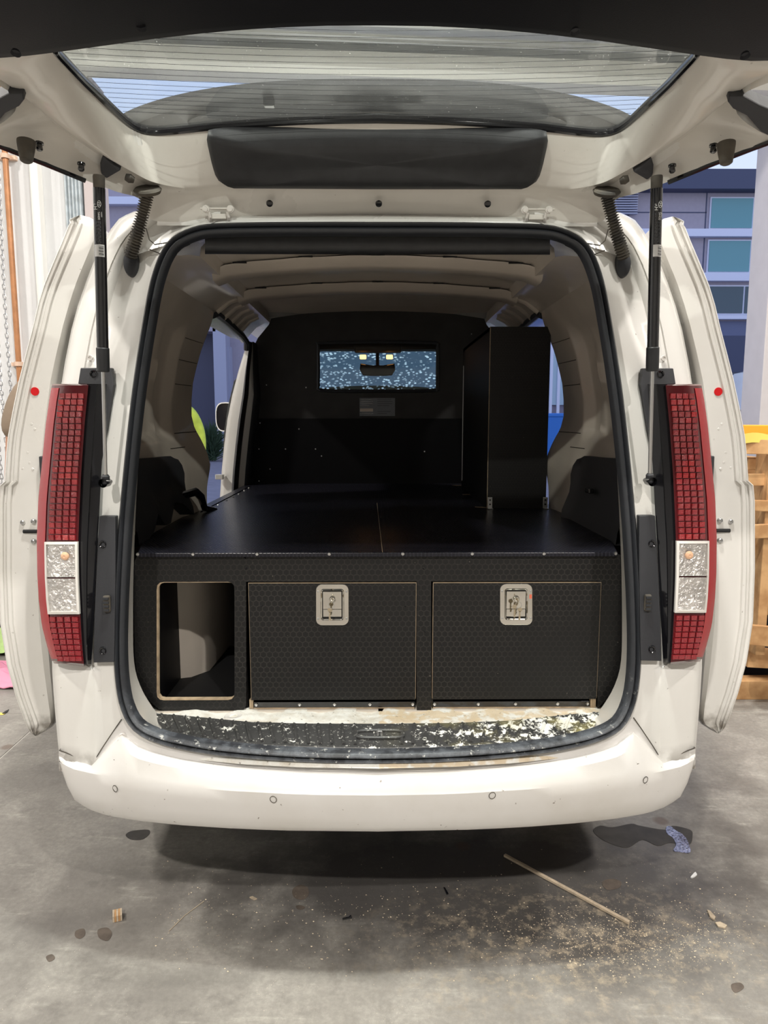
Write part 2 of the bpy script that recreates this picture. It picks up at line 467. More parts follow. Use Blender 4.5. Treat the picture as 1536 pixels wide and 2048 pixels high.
# ================================================================== THE WORKSHOP
def floor_mat():
    m = mat('concrete_floor', (0.36, 0.34, 0.32), 0.5); g = NT(m); b = m.node_tree.nodes['Principled BSDF']
    geo = g.n('ShaderNodeNewGeometry'); pos = geo.outputs['Position']
    q = g.sep(pos)
    st_ = g.comb(g.math('MULTIPLY', q[0], 0.6), q[1], q[2])
    big = g.noise(st_, 1.1, 8, 0.62); mid = g.noise(pos, 5.0, 7, 0.65); fine = g.noise(pos, 60.0, 4, 0.7)
    c = g.mix(g.ramp(big, 0.36, 0.62), (0.165, 0.153, 0.140), (0.37, 0.35, 0.315))
    c = g.mix(g.math('MULTIPLY', g.ramp(mid, 0.48, 0.66), 0.55), c, (0.43, 0.41, 0.37))
    sk = g.comb(g.math('ADD', g.math('MULTIPLY', q[0], 5.0), g.math('MULTIPLY', q[1], 9.0)), g.math('MULTIPLY', q[1], 34.0), 0.0)
    c = g.mix(g.math('MULTIPLY', g.math('MULTIPLY', g.ramp(g.noise(sk, 1.0, 7, .7), .56, .68), g.ramp(mid, .42, .58)), .55), c, (.54, .52, .46))
    dk_ = g.noise(pos, 11.0, 7, .7)
    c = g.mix(g.math('MULTIPLY', g.ramp(dk_, .54, .68), .45), c, (.12, .11, .10))
    c = g.mix(g.math('MULTIPLY', g.ramp(fine, 0.35, 0.6), 0.35), c, (0.15, 0.14, 0.13))
    # strip under the van's back: oil, plus the bumper's shadow painted into the colour
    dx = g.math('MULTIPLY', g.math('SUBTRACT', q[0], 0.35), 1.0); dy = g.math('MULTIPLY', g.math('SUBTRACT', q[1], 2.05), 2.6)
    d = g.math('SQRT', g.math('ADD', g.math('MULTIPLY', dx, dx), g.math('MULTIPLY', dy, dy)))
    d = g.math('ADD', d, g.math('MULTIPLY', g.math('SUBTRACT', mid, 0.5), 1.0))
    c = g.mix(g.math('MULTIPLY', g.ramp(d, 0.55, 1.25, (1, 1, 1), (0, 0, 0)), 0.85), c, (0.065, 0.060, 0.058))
    # saw dust drift
    sx = g.math('SUBTRACT', q[0], 0.55); sy = g.math('MULTIPLY', g.math('SUBTRACT', q[1], 1.78), 2.4)
    sd = g.math('SQRT', g.math('ADD', g.math('MULTIPLY', sx, sx), g.math('MULTIPLY', sy, sy)))
    dust = g.math('MULTIPLY', g.ramp(sd, 0.15, 0.75, (1, 1, 1), (0, 0, 0)), g.ramp(g.noise(pos, 22.0, 8, 0.75), 0.50, 0.68))
    c = g.mix(g.math('MULTIPLY', dust, 0.75), c, (0.66, 0.55, 0.40))
    spk = g.math('MULTIPLY', g.ramp(g.noise(pos, 300.0, 1), 0.73, 0.76), g.ramp(mid, 0.42, 0.55))
    c = g.mix(g.math('MULTIPLY', spk, 0.7), c, (0.75, 0.66, 0.52))
    # round rust / oil spots
    vo = g.n('ShaderNodeTexVoronoi'); vo.inputs['Scale'].default_value = 2.6; m.node_tree.links.new(pos, vo.inputs['Vector'])
    c = g.mix(g.math('MULTIPLY', g.ramp(vo.outputs['Distance'], 0.05, 0.085, (1, 1, 1), (0, 0, 0)), 0.6), c, (0.13, 0.085, 0.06))
    m.node_tree.links.new(c, b.inputs['Base Color'])
    m.node_tree.links.new(g.math('ADD', g.math('MULTIPLY', mid, 0.4), 0.28), b.inputs['Roughness'])
    bp = g.n('ShaderNodeBump'); bp.inputs['Strength'].default_value = 0.25; bp.inputs['Distance'].default_value = 0.004
    m.node_tree.links.new(g.noise(pos, 35.0, 6, 0.7), bp.inputs['Height']); m.node_tree.links.new(bp.outputs[0], b.inputs['Normal'])
    return m
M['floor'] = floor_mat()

KW = 0.065
def WXp(x, y):
    d = ray(x, y); return d.x * 5.0 / (d.y - KW * d.x)
WX0, WX1, HEADZ = WXp(188, 385), WXp(1497, 900), 3.63
def WP(x, d, z): return Vector((x, 5.0 + KW * x + d, z))
def wbox(mb, x0, x1, d0, d1, z0, z1, mi=0):
    v = [WP(x0,d0,z0),WP(x1,d0,z0),WP(x1,d1,z0),WP(x0,d1,z0),WP(x0,d0,z1),WP(x1,d0,z1),WP(x1,d1,z1),WP(x0,d1,z1)]
    return mb.add(v, [(0,3,2,1),(4,5,6,7),(0,1,5,4),(1,2,6,5),(2,3,7,6),(3,0,4,7)], mi)
def struct(name, mb, m, **k):
    o = mb.build(name, m, smooth=False, **k); o['kind'] = 'structure'; return o

# floor: slabs with open joints between them
fl = thing('floor', 'worn grey concrete workshop floor', 'floor'); fl['kind'] = 'structure'; del fl['category']
g_ = 0.004
xs = [-7.0, -1.62, 3.4, 7.0]; ys = [-6.0, -1.2, 3.35, 5.45]
for i in range(3):
    for j in range(3):
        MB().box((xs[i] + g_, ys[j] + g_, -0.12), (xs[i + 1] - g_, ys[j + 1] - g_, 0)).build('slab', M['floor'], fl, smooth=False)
M['joint'] = mat('joint_filler', (0.55, 0.53, 0.49), 0.8)
jt = MB()
for x in xs[1:-1]: jt.box((x - g_, -6, -0.1), (x + g_, 5.45, -0.003))
for y in ys[1:-1]: jt.box((-7, y - g_, -0.1), (7, y + g_, -0.0025))
jt.build('joint_filler', M['joint'], fl, smooth=False)
struct('floor_outside', MB().box((-60, 5.46, -0.15), (60, 60, -0.02)), M['asphalt'])
# shell
wl_ = struct('wall_left', MB().box((-7.2, -6, 0), (-7.0, 4.5, 6.0)), M['wall'])
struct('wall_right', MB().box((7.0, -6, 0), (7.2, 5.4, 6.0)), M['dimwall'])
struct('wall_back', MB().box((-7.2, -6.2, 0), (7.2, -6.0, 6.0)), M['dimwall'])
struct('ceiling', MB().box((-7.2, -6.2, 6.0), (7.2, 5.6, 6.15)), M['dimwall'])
mb = MB(); XS0, XS1, XC0, XC1 = WXp(62, 330), WXp(81, 330), WXp(130, 370), WXp(163, 370)
wbox(mb, -7.3, XS0, 0, 0.22, 0, 6.0); wbox(mb, XS0, XC0, 0.02, 0.22, 0, 6.0)
wbox(mb, WX1 + 0.2, 7.3, 0.0, 0.22, 0, 6.0); wbox(mb, XC0, WX1 + 0.25, 0.02, 0.22, HEADZ + 0.14, 6.0)
struct('wall_front', mb, M['wall'])
mb = MB(); wbox(mb, XS0 + .008, XS1, -0.05, 0.02, 0, 5.2); struct('trim_1', mb, M['wallw'], bevel=0.004)
mb = MB()
wbox(mb, XC0, XC1, -0.01, 0.24, 0, HEADZ)
for k in range(5): wbox(mb, XC0 + 0.004 + k * 0.022, XC0 + 0.014 + k * 0.022, -0.02, -0.01, 0, HEADZ)
struct('trim_2', mb, M['galv'])
mb = MB(); wbox(mb, XC1 + .012, WX0, 0.0, 0.26, 0, HEADZ); struct('trim_3', mb, mat('frame_brown', (0.50, 0.44, 0.44), 0.6))
mb = MB(); wbox(mb, WX1 + 0.035, WX1 + 0.14, -0.06, 0.22, 0, HEADZ + 0.1); struct('trim_4', mb, M['post'], bevel=0.006)
mb = MB(); wbox(mb, WX1 + 0.14, WX1 + 0.175, -0.08, 0.1, 0, HEADZ + 0.1); struct('trim_5', mb, M['wallw'], bevel=0.003)
# header beam over the opening
mb = MB(); wbox(mb, -2.3, WX1 + 0.4, -0.14, 0.015, HEADZ - .02, HEADZ + 0.13)
struct('trim_6', mb, M['wallw'], bevel=0.004)

# overhead door, run back under the roof on its tracks
od = thing('roller_door', 'silvery roller door wound up above the opening behind the header', 'roller door', WP(0.3, -.36, 3.75))
drum = MB(); a_, b_ = WP(-2.3, -.36, 3.98), WP(3.05, -.36, 3.98)
drum.lathe([(0, 0), (0, .24)] + [(.01 + k * .0, .24) for k in range(1)] + [((b_ - a_).length, .24), ((b_ - a_).length, 0)], a_, b_ - a_, 40)
drum.build('door_roll', M['door_sil'], od, angle=20)
for k in range(16):
    an = 2 * math.pi * k / 16; o_ = Vector((0, math.cos(an) * .243, math.sin(an) * .243))
    MB().tube([a_ + o_, b_ + o_], .010, 6).build('roll_rib', M['door_sil'], od)
for x in (-2.27, 3.04):
    mb = MB(); wbox(mb, x - 0.03, x + 0.02, -.62, -0.0, 3.76, 4.20); mb.build('end_bracket', M['steel'], od, smooth=False)

# lamps: high-bay fittings that really light the place, the last one added to brighten the header
for i, (x, y, z, w, s, c) in enumerate(LAMPS):
    ld = bpy.data.lights.new('lamp_light', 'AREA'); ld.energy = w; ld.shape = 'DISK'; ld.size = s; ld.color = c
    lo = bpy.data.objects.new('lamp_light', ld); COL.objects.link(lo); lo.location = (x, y, z)
    t = thing('ceiling_lamp', ['high bay lamp hanging behind the van on the left', 'high bay lamp hanging behind the van on the right', 'high bay lamp hanging right over the open tailgate',
              'high bay lamp hanging near the left wall', 'high bay lamp hanging near the right wall', 'added lamp over the van roof, brightening the header and door roll'][i], 'lamp', (x, y, z + 0.1))
    MB().lathe([(0, s * 0.52), (0.02, s * 0.56), (0.10, s * 0.45), (0.16, 0.06), (0.16, 0)], (x, y, z + 0.02), (0, 0, 1), 28).build('lamp_shade', M['lampoff'], t)
    MB().tube([(x, y, z + 0.16), (x, y, 6.0)], 0.012).build('rod', M['steel'], t)

# copper pipe with its clamps
PX_ = WXp(45, 740)
cp = thing('copper_pipe', 'bare copper pipe running down the white concrete wall', 'pipe', WP(PX_, -0.05, 0))
MB().tube([WP(PX_, -0.045, 0), WP(PX_, -0.045, 5.9)], 0.018, 14).build('pipe', M['copper'], cp)
for z in (0.6, 1.80, 3.1, 4.4):
    mb = MB(); mb.lathe([(-0.014, 0.023), (-0.014, 0.027), (0.014, 0.027), (0.014, 0.023)], WP(PX_, -0.045, z), (0, 0, 1), 14)
    wbox(mb, PX_ - .055, PX_ + .055, -0.03, 0.0, z - 0.012, z + 0.012); mb.build('clamp', mat('clamp_tan', (0.70, 0.50, 0.38), 0.5), cp)

# hanging chains of the overhead door
def chain(x, d, z0, z1, phase):
    mb = MB(); L = 0.040; n = int((z1 - z0) / (L * 0.74))
    for k in range(n):
        z = z0 + k * L * 0.74; sw = 0.012 * math.sin(z * 2.2 + phase); p = WP(x + sw, d, z)
        ang = math.pi / 2 * (k % 2) + 0.5
        ax = Vector((math.cos(ang), math.sin(ang), 0))
        pth = [p + ax * 0.0085 * math.cos(a) + Vector((0, 0, 1)) * (0.0115 * math.sin(a) + 0.0085 * (1 if math.sin(a) > 0 else -1)) for a in [2 * math.pi * i / 8 for i in range(8)]]
        mb.tube(pth, 0.0026, 4, closed=True)
    return mb
CX_ = WXp(17, 700) + .13
ch = thing('hoist_chain', 'steel hand chain of the overhead door hanging in a loop at the left wall', 'chain', WP(CX_, -0.28, 0.55))
for x, d, ph in ((CX_, -0.25, 0.4), (CX_ - .035, -0.29, 0.9), (CX_ - .085, -0.27, 1.6), (CX_ - .11, -0.31, 2.4)):
    o = chain(x, d, 0.6, 3.8, ph).build('chain_strand', M['steel'], ch); o['kind'] = 'stuff'

# ================================================================== OUTSIDE
BY = 27.0
def bp_(x, y, dY=0.0): return P(x, y, Y=BY + dY)
bl = thing('office_building', 'lilac office building opposite with teal windows and white sill bands', 'building', (3, BY, 0))
topz = P(1400, 347, Y=BY).z; roofb = P(1400, 386, Y=BY).z
MB().box((-30, BY, -0.02), (32, BY + 6, topz - 0.2)).build('wall', M['bwall'], bl, smooth=False)
MB().box((3, BY - 0.5, roofb), (32, BY + 6, topz)).build('roof_fascia', M['bdark'], bl, smooth=False)
MB().box((-30, BY - 0.12, roofb + 0.6), (3, BY + 6, topz - 0.1)).build('parapet', M['bwall'], bl, smooth=False)
za = [P(1470, y, Y=BY).z for y in (395, 460, 480, 547, 571, 630, 640, 672, 745, 838)]
xa = P(1418, 430, Y=BY).x
for z0, z1 in ((P(1470, 476, Y=BY).z, P(1470, 461, Y=BY).z), (P(1470, 564, Y=BY).z, P(1470, 548, Y=BY).z), (P(1470, 640, Y=BY).z, P(1470, 632, Y=BY).z)):
    MB().box((3, BY - 0.25, z0), (32, BY, z1)).build('sill_band', M['bband'], bl, smooth=False)
z0 = P(240, 413, Y=BY).z; z1 = P(240, 398, Y=BY).z
MB().box((-30, BY - 0.3, z0), (-8, BY, z1)).build('sill_band', M['bband'], bl, smooth=False)
for fl_, (zt, zb, mt) in enumerate(((za[0], za[1], 'bteal'), (za[2], za[3], 'bteal'), (za[4], za[5], 'bdkwin'))):
    for k in range(5):
        x0 = xa + k * 2.75 - 0.0; x1 = x0 + 2.6
        if fl_ == 2: x0 -= 0.15
        w = MB().box((x0, BY - 0.06, zb), (x1, BY - 0.01, zt)); fr = w.build('window', M['bband'], bl, smooth=False)
        for a, b in ((x0 + 0.05, x0 + 1.55), (x0 + 1.62, x1 - 0.05)):
            MB().box((a, BY - 0.09, zb + 0.05), (b, BY - 0.065, zt - 0.05)).build('pane', M[mt], fr, smooth=False)
# cladding joints, louvre, dark ground floor
for x in (P(1250, 430, Y=BY).x, xa - 0.12):
    MB().box((x - 0.02, BY - 0.015, 1), (x + 0.02, BY, roofb)).build('cladding_joint', M['bdark'], bl, smooth=False)
MB().box((3, BY - 0.015, P(1350, 426, Y=BY).z), (xa - 0.1, BY, P(1350, 424, Y=BY).z)).build('cladding_joint', M['bdark'], bl, smooth=False)
lx0, lx1 = P(1238, 410, Y=BY).x, P(1258, 410, Y=BY).x; lz0, lz1 = P(1250, 432, Y=BY).z, P(1250, 388, Y=BY).z
MB().box((lx0 - 1.2, BY - 0.1, lz0), (lx1, BY, lz1)).build('louvre', M['bdark'], bl, smooth=False)
for k in range(9):
    z = lerp(lz0, lz1, (k + 0.5) / 9); MB().box((lx0 - 1.2, BY - 0.22, z - 0.02), (lx1 + 0.25, BY - 0.1, z + 0.02)).build('louvre_blade', M['bcol'], bl, smooth=False)
MB().box((7.6, BY - 0.05, za[7]), (32, BY, za[6] - 0.05)).build('lower_band', mat('slate_band', (0.13, 0.15, 0.26), 0.6), bl, smooth=False)
MB().box((7.6, BY - 0.12, za[8]), (32, BY, za[7])).build('shopfront_fascia', M['bdark'], bl, smooth=False)
MB().box((7.6, BY - 0.06, 0.0), (32, BY, za[8])).build('shopfront', mat('shopfront_slate', (0.12, 0.14, 0.20), 0.35), bl, smooth=False)
# left: recessed dark entry with column and lintel
e0, e1 = P(380, 760, Y=BY).x, P(438, 760, Y=BY).x; ez = P(420, 668, Y=BY).z
MB().box((e0 - 2.5, BY - 0.04, 0), (e1, BY, ez)).build('roller_shutter', mat('shutter_dark', (0.07, 0.07, 0.11), 0.6), bl, smooth=False)
MB().box((e0 - 2.5, BY - 0.8, ez), (e1 + 0.1, BY, ez + 0.35)).build('lintel', M['bwall'], bl, smooth=False)
MB().box((e1, BY - 0.8, 0), (e1 + 0.45, BY, ez + 0.4)).build('column', M['bcol'], bl, smooth=False)
c1 = P(466, 760, Y=BY).x
MB().box((e1 + 0.45, BY - 0.5, 0), (c1, BY, P(450, 695, Y=BY).z)).build('blue_panel', M['bcol'], bl, smooth=False)
MB().box((e0 - 2.5, BY - 0.9, ez + 0.36), (c1, BY - 0.4, ez + 1.9)).build('awning', M['bdark'], bl, smooth=False)
fr = MB().box((c1 - 0.42, BY - 0.55, 2.6), (c1 - 0.10, BY - 0.5, P(455, 725, Y=BY).z)).build('window', M['bband'], bl, smooth=False)
MB().box((c1 - 0.38, BY - 0.58, 2.65), (c1 - 0.14, BY - 0.555, P(455, 727, Y=BY).z)).build('pane', M['bdkwin'], fr, smooth=False)
# right, seen past the cabinet: pale glazed entry
d0, d1 = P(1085, 760, Y=BY).x, P(1135, 760, Y=BY).x
MB().box((d0 - 1, BY - 0.1, P(1110, 810, Y=BY).z), (d1, BY, P(1110, 690, Y=BY).z)).build('glazed_entry', mat('glazed_entry', (0.45, 0.60, 0.68), 0.2), bl, smooth=False)
for k in range(4):
    x = lerp(d0, d1, k / 3.3); MB().box((x - 0.05, BY - 0.2, 0.9), (x + 0.05, BY - 0.1, P(1110, 690, Y=BY).z)).build('mullion', M['bband'], bl, smooth=False)
# kerb
kb = thing('kerb', 'pale concrete kerb at the foot of the building opposite', 'kerb', (0, BY - 1.4, 0))
for k in range(44):
    x = -22 + k * 1.0; MB().box((x, BY - 1.5, -0.02), (x + 0.97, BY - 1.2, 0.13)).build('kerbstone', M['bwall'], kb, smooth=False)
def bush(px, py0, py1, Y, label, n, w):
    base = P(px, py0, Y=Y); base.z = 0.0; h = P(px, py1, Y=Y).z
    rnd = random.Random(int(px)); t = thing('bush', label, 'bush', base)
    mb = MB()
    for k in range(n):
        a = rnd.uniform(0, 6.283); el = rnd.uniform(0.05, 1.5); r = w * rnd.uniform(0.35, 1.0)
        z0_ = rnd.uniform(0.0, 0.45) * h
        o = base + Vector((rnd.uniform(-.12, .12), rnd.uniform(-.12, .12), z0_))
        d = Vector((math.cos(a) * math.cos(el), math.sin(a) * math.cos(el), math.sin(el) * 0.9 + 0.3)).normalized()
        L = min(r * 1.1, (h - z0_) / max(.05, d.z)); s = d.orthogonal().normalized() * 0.022
        mid = o + d * L * 0.6 + Vector((0, 0, 0.03)); tip = o + d * L
        mb.add([o - s, o + s, mid + s * 0.8, tip, mid - s * 0.8], [(0, 1, 2, 3, 4)])
    f = mb.build('foliage', M['leafg'], t, smooth=False, merge=False); f['kind'] = 'stuff'
    m2 = MB()
    for k in range(5):
        a = rnd.uniform(0, 6.283); m2.tube([base, base + Vector((math.cos(a) * .1, math.sin(a) * .1, h * 0.35)), base + Vector((math.cos(a) * .25, math.sin(a) * .25, h * 0.7))], [0.03, 0.02, 0.008], 5)
    m2.build('stem', M['woodp'], t)
bush(424, 905, 828, BY - 2.2, 'dark green spiky bush on the kerb seen through the left door opening', 900, 0.75)
bush(1128, 905, 815, BY - 2.2, 'green bush beside the blue bin seen past the right-hand pillar', 900, 0.8)
p = P(1104, 900, Y=BY - 4.2)
bb = thing('wheelie_bin', 'bright blue bin standing outside before the glazed entry', 'bin', (p.x, BY - 4.2, 0))
MB().grid([[Vector((p.x + sx * w_, BY - 4.2 + sy * w_, z)) for sx, sy in ((-1,-1),(1,-1),(1,1),(-1,1))] for z, w_ in ((-0.02, .36), (1.5, .48))], closeu=True).add([(p.x-.36,BY-4.56,-.02),(p.x+.36,BY-4.56,-.02),(p.x+.36,BY-3.84,-.02),(p.x-.36,BY-3.84,-.02)],[(0,1,2,3)]).build('bin_body', M['bluebin'], bb, smooth=False)
MB().box((p.x - .5, BY - 4.7, 1.5), (p.x + .5, BY - 3.7, 1.62)).build('lid', M['bluebin'], bb, smooth=False, bevel=0.03)

# white and red four-wheel drive parked outside on the right
def car():
    X0, Y0 = P(1474, 820, Y=9.0).x, 9.0
    t = thing('parked_car', 'white car with a red flank parked outside on the right', 'car', (X0 + 2.2, Y0 + 0.9, 0))
    k = 1.08
    def sd(pts, y): return [Vector((X0 + x, y, z * k)) for x, z in pts]
    low = [(0.02, .55), (0.0, 1.0), (0.06, 1.32), (0.25, 1.42), (0.5, 1.455), (4.7, 1.50), (4.75, 0.55)]
    MB().prism(sd(low, Y0), (0, 1.8, 0)).build('body', M['paint'], t, smooth=False, bevel=0.05)
    red = [(0.0, 1.0), (0.03, 1.28), (0.25, 1.36), (0.6, 1.30), (1.1, 1.18), (1.6, 1.0), (4.74, 0.95), (4.74, 0.55), (0.0, .55)]
    MB().prism(sd(red, Y0 - 0.02), (0, 0.02, 0)).build('red_flank', M['carred'], t, smooth=False)
    st2 = [(0.02, 1.17), (0.25, 1.245), (0.6, 1.19), (1.1, 1.07), (1.1, 1.03), (0.6, 1.14), (0.25, 1.195), (0.02, 1.12)]
    MB().prism(sd(st2, Y0 - 0.03), (0, 0.01, 0)).build('white_stripe', M['white'], t, smooth=False)
    cab_ = [(0.28, 1.44), (0.78, 1.95), (1.0, 2.0), (4.5, 2.0), (4.7, 1.5)]
    MB().prism(sd(cab_, Y0 + 0.06), (0, 1.68, 0)).build('cabin', M['paint'], t, smooth=False, bevel=0.04)
    for a, b in (((0.46, 1.50), 1.45), ((1.55, 1.50), 2.6), ((2.7, 1.5), 4.4)):
        x0 = a[0]; w_ = [(x0, 1.50), (x0 + (0.36 if x0 < 1 else 0.02), 1.88), (b, 1.9), (b, 1.50)]
        MB().prism(sd(w_, Y0 + 0.03), (0, 0.03, 0)).build('side_window', M['gloss'], t, smooth=False)
    for x in (0.95, 3.8):
        MB().lathe([(0, 0), (0, .22), (-.02, .30), (0.0, .40), (0.22, .40), (0.24, .2), (.24, 0)], (X0 + x, Y0 - 0.02, .40), (0, 1, 0), 24).build('wheel', M['tyre'], t)
        MB().lathe([(0, 0), (0, .22), (-.02, .30), (0.0, .40), (0.22, .40), (0.24, .2), (.24, 0)], (X0 + x, Y0 + 1.6, .40), (0, 1, 0), 24).build('wheel', M['tyre'], t)
car()

# ================================================================== THE VAN
van = thing('van', 'white cargo van seen from behind with tailgate and side doors open', 'van', (0, 1.9, 0))
SEAL = [(0, 445), (120, 445), (240, 446), (330, 449), (365, 455), (392, 466), (414, 481), (430, 503), (443, 533), (455, 575), (467, 640), (480, 720), (491, 800), (500, 880), (508, 960), (515, 1040), (520, 1120),
        (524, 1200), (526, 1280), (524, 1345), (516, 1400), (500, 1440), (478, 1464), (440, 1482), (390, 1495), (320, 1507), (220, 1517), (110, 1523), (0, 1525)]
half = [S(h, y, 0.0) for h, y in SEAL]
half = cr(half, 4)
full = half + [Vector((-p.x, p.y, p.z)) for p in reversed(half[1:-1])]
loop = even(full, 240, closed=True)
def inward(loop_):
    n = len(loop_); out = []
    for i in range(n):
        t = loop_[(i + 2) % n] - loop_[i - 2]; t.y = 0; t.normalize()
        nn = Vector((t.z, 0, -t.x))
        c = Vector((0, 0, 1.2)) - Vector((loop_[i].x, 0, loop_[i].z))
        if nn.dot(c) < 0: nn = -nn
        out.append(nn)
    return out
inw = inward(loop)
prof = [(0.0, 0.006), (0.001, -0.010), (0.006, -0.017), (0.011, -0.013), (0.0135, -0.006), (0.016, -0.014), (0.021, -0.021), (0.027, -0.019), (0.031, -0.010), (0.0315, 0.012)]
MB().grid([[p + n * a + Vector((0, b, 0)) for a, b in prof] for p, n in zip(loop, inw)], closev=True).build('door_seal', M['rubber'], van, angle=50)

# silhouettes (half offsets by pixel row)
SIL = [(424, 486), (430, 500), (439, 516), (459, 532), (491, 550), (527, 567), (563, 581), (612, 598), (660, 611), (726, 624), (765, 630), (800, 645), (900, 662), (1000, 672), (1080, 674), (1200, 670), (1250, 660), (1300, 650), (1335, 650), (1400, 646), (1500, 637), (1545, 636)]
SEALS = sorted([(y, h) for h, y in SEAL if h > 360 and y < 1480], key=lambda a: a[0])
SEALS = [(424, 330), (440, 330)] + SEALS + [(1500, 380), (1545, 300)]
rows = []
ys_ = [424, 431, 439, 449, 459, 475, 491, 510, 527, 545, 563, 588, 612, 636, 660, 690, 726, 765] + list(range(800, 1340, 36)) + [1340, 1380, 1420, 1460, 1500, 1540]
for y in ys_:
    a, b = interp(SEALS, y) - 16, interp(SIL, y)
    dep = 0.035 * max(0, min(1, (800 - y) / 150))   # gutter fades out behind the lamps
    prof_ = [(0, 0.0), (0.12, 0.0), (0.26, 0.002 + dep * .4), (0.42, dep), (0.58, dep * 0.9), (0.68, dep * 0.2), (0.72, 0.004), (0.735, 0.010), (0.75, 0.004), (0.86, 0.006), (0.95, 0.018), (1.0, 0.045)]
    if y >= 1340:
        u1, u2 = (552 - a) / (b - a), (563 - a) / (b - a)
        prof_ = [(u * u1 / .72, 0.0) for u, o_ in prof_[:7]] + [(u2 + (u - .735) / .265 * (1 - u2), o_ * .5 - 0.014) for u, o_ in prof_[7:]]
    r = [S(lerp(a, b, u), y, off + (0.004 if y > 1430 else 0)) for u, off in prof_]
    e = r[-1]; grow = 1.0 if y > 600 else 0.5
    r += [Vector((e.x + 0.012 * grow, e.y + 0.06, e.z)), Vector((e.x + 0.03 * grow, e.y + 0.25, e.z)), Vector((e.x + 0.05 * grow, 2.6, e.z + 0.01)), Vector((e.x + 0.06 * grow, 2.97, e.z + 0.02))]
    rows.append(r)
quarter = MB().grid(rows)
def mirrored(mb, name, mats, parent, **k):
    """left and right copies of one half, two parts that share the look"""
    L = MB(); L.v = list(mb.v); L.f = [list(f) for f in mb.f]; L.m = list(mb.m); L.flip(-1)
    return L.build(name, mats, parent, **k), mb.build(name, mats, parent, **k)
qs = mirrored(quarter, 'quarter_panel', M['paint'], van, angle=60)
# roof skin, header under it, and the front of the body
def roofz(Y, x): return 1.985 + 0.065 * min(1, max(0, (Y - 1.9) / 2)) - 0.10 * (abs(x) / 0.75) ** 2.4
R_ = []
for Y in (1.93, 2.1, 2.6, 3.1, 3.7, 4.3, 4.9, 5.3):
    hw_ = interp([(1.93, .63), (2.1, .70), (3.0, .78)], Y)
    R_.append([Vector((u * hw_, Y, roofz(Y, u * .72) - (0.03 if Y < 1.95 else 0) - (0.10 if Y > 5.2 else 0))) for u in [-1, -.92, -.75, -.5, -.25, 0, .25, .5, .75, .92, 1]])
MB().grid(R_).build('roof', M['paint'], van)
hd = [[S(h, y, o) for h in range(-440, 441, 40)] for y, o in ((452, 0.004), (444, 0.002), (437, 0.004), (430, 0.03))]
MB().grid([[Vector((p.x, p.y, p.z)) if h >= 0 else Vector((p.x, p.y, p.z)) for p, h in zip(r, range(-440, 441, 40))] for r in hd]).build('roof_header', M['paint'], van)
# front part of the body (side skins from the B pillar forward, bonnet, nose)
side = [e for e in [r[-1] for r in rows]]
prof_side = [(p.x, p.z) for p in side][::3] + [(side[-1].x, side[-1].z)]
F_ = []
for Y, zs, xsn in ((4.25, 1.0, -0.06), (4.6, 1.0, -0.05), (5.2, 0.985, -0.05), (5.9, 0.80, -0.06), (6.4, 0.64, -0.10), (6.85, 0.55, -0.22), (6.95, 0.42, -0.4)):
    F_.append([Vector((x + xsn - (0.06 if z > 1.7 else 0), Y, 0.35 + (z - 0.35) * zs)) for x, z in prof_side])
fs_ = mirrored(MB().grid(F_), 'front_side', M['paint'], van)
bon = MB()
for s_ in (1,):
    rr = []
    for r in F_[3:]: 
        tp = r[0]; rr.append([Vector((tp.x * u, tp.y, tp.z + 0.03 * (1 - u * u))) for u in (-1, -.6, -.2, .2, .6, 1)])
    bon.grid(rr)
bon.add([F_[-1][0], F_[-1][-1], Vector((-F_[-1][-1].x, F_[-1][-1].y, F_[-1][-1].z)), Vector((-F_[-1][0].x, F_[-1][0].y, F_[-1][0].z))], [(0, 1, 2, 3)])
bon.build('bonnet', M['paint'], van)
# underbody and wheels
MB().box((-0.80, 1.84, 0.42), (0.80, 6.8, 0.56)).build('underbody', M['void'], van, smooth=False, bevel=0.02)
for x in (-0.80, 0.80):
    for Y in (2.95, 6.1):
        s = 1 if x > 0 else -1
        w = MB().lathe([(-.10, 0.0), (-.10, .20), (-.11, .23), (-.11, .32), (-.08, .35), (.08, .35), (.11, .32), (.11, .23), (.09, .20), (.09, 0)], (x, Y, .35), (s, 0, 0), 32).build('wheel', M['tyre'], van)
        MB().lathe([(.085, 0), (.095, .06), (.09, .19), (.105, .215), (.105, .225)], (x, Y, .35), (s, 0, 0), 24).build('wheel_rim', M['steel'], w)

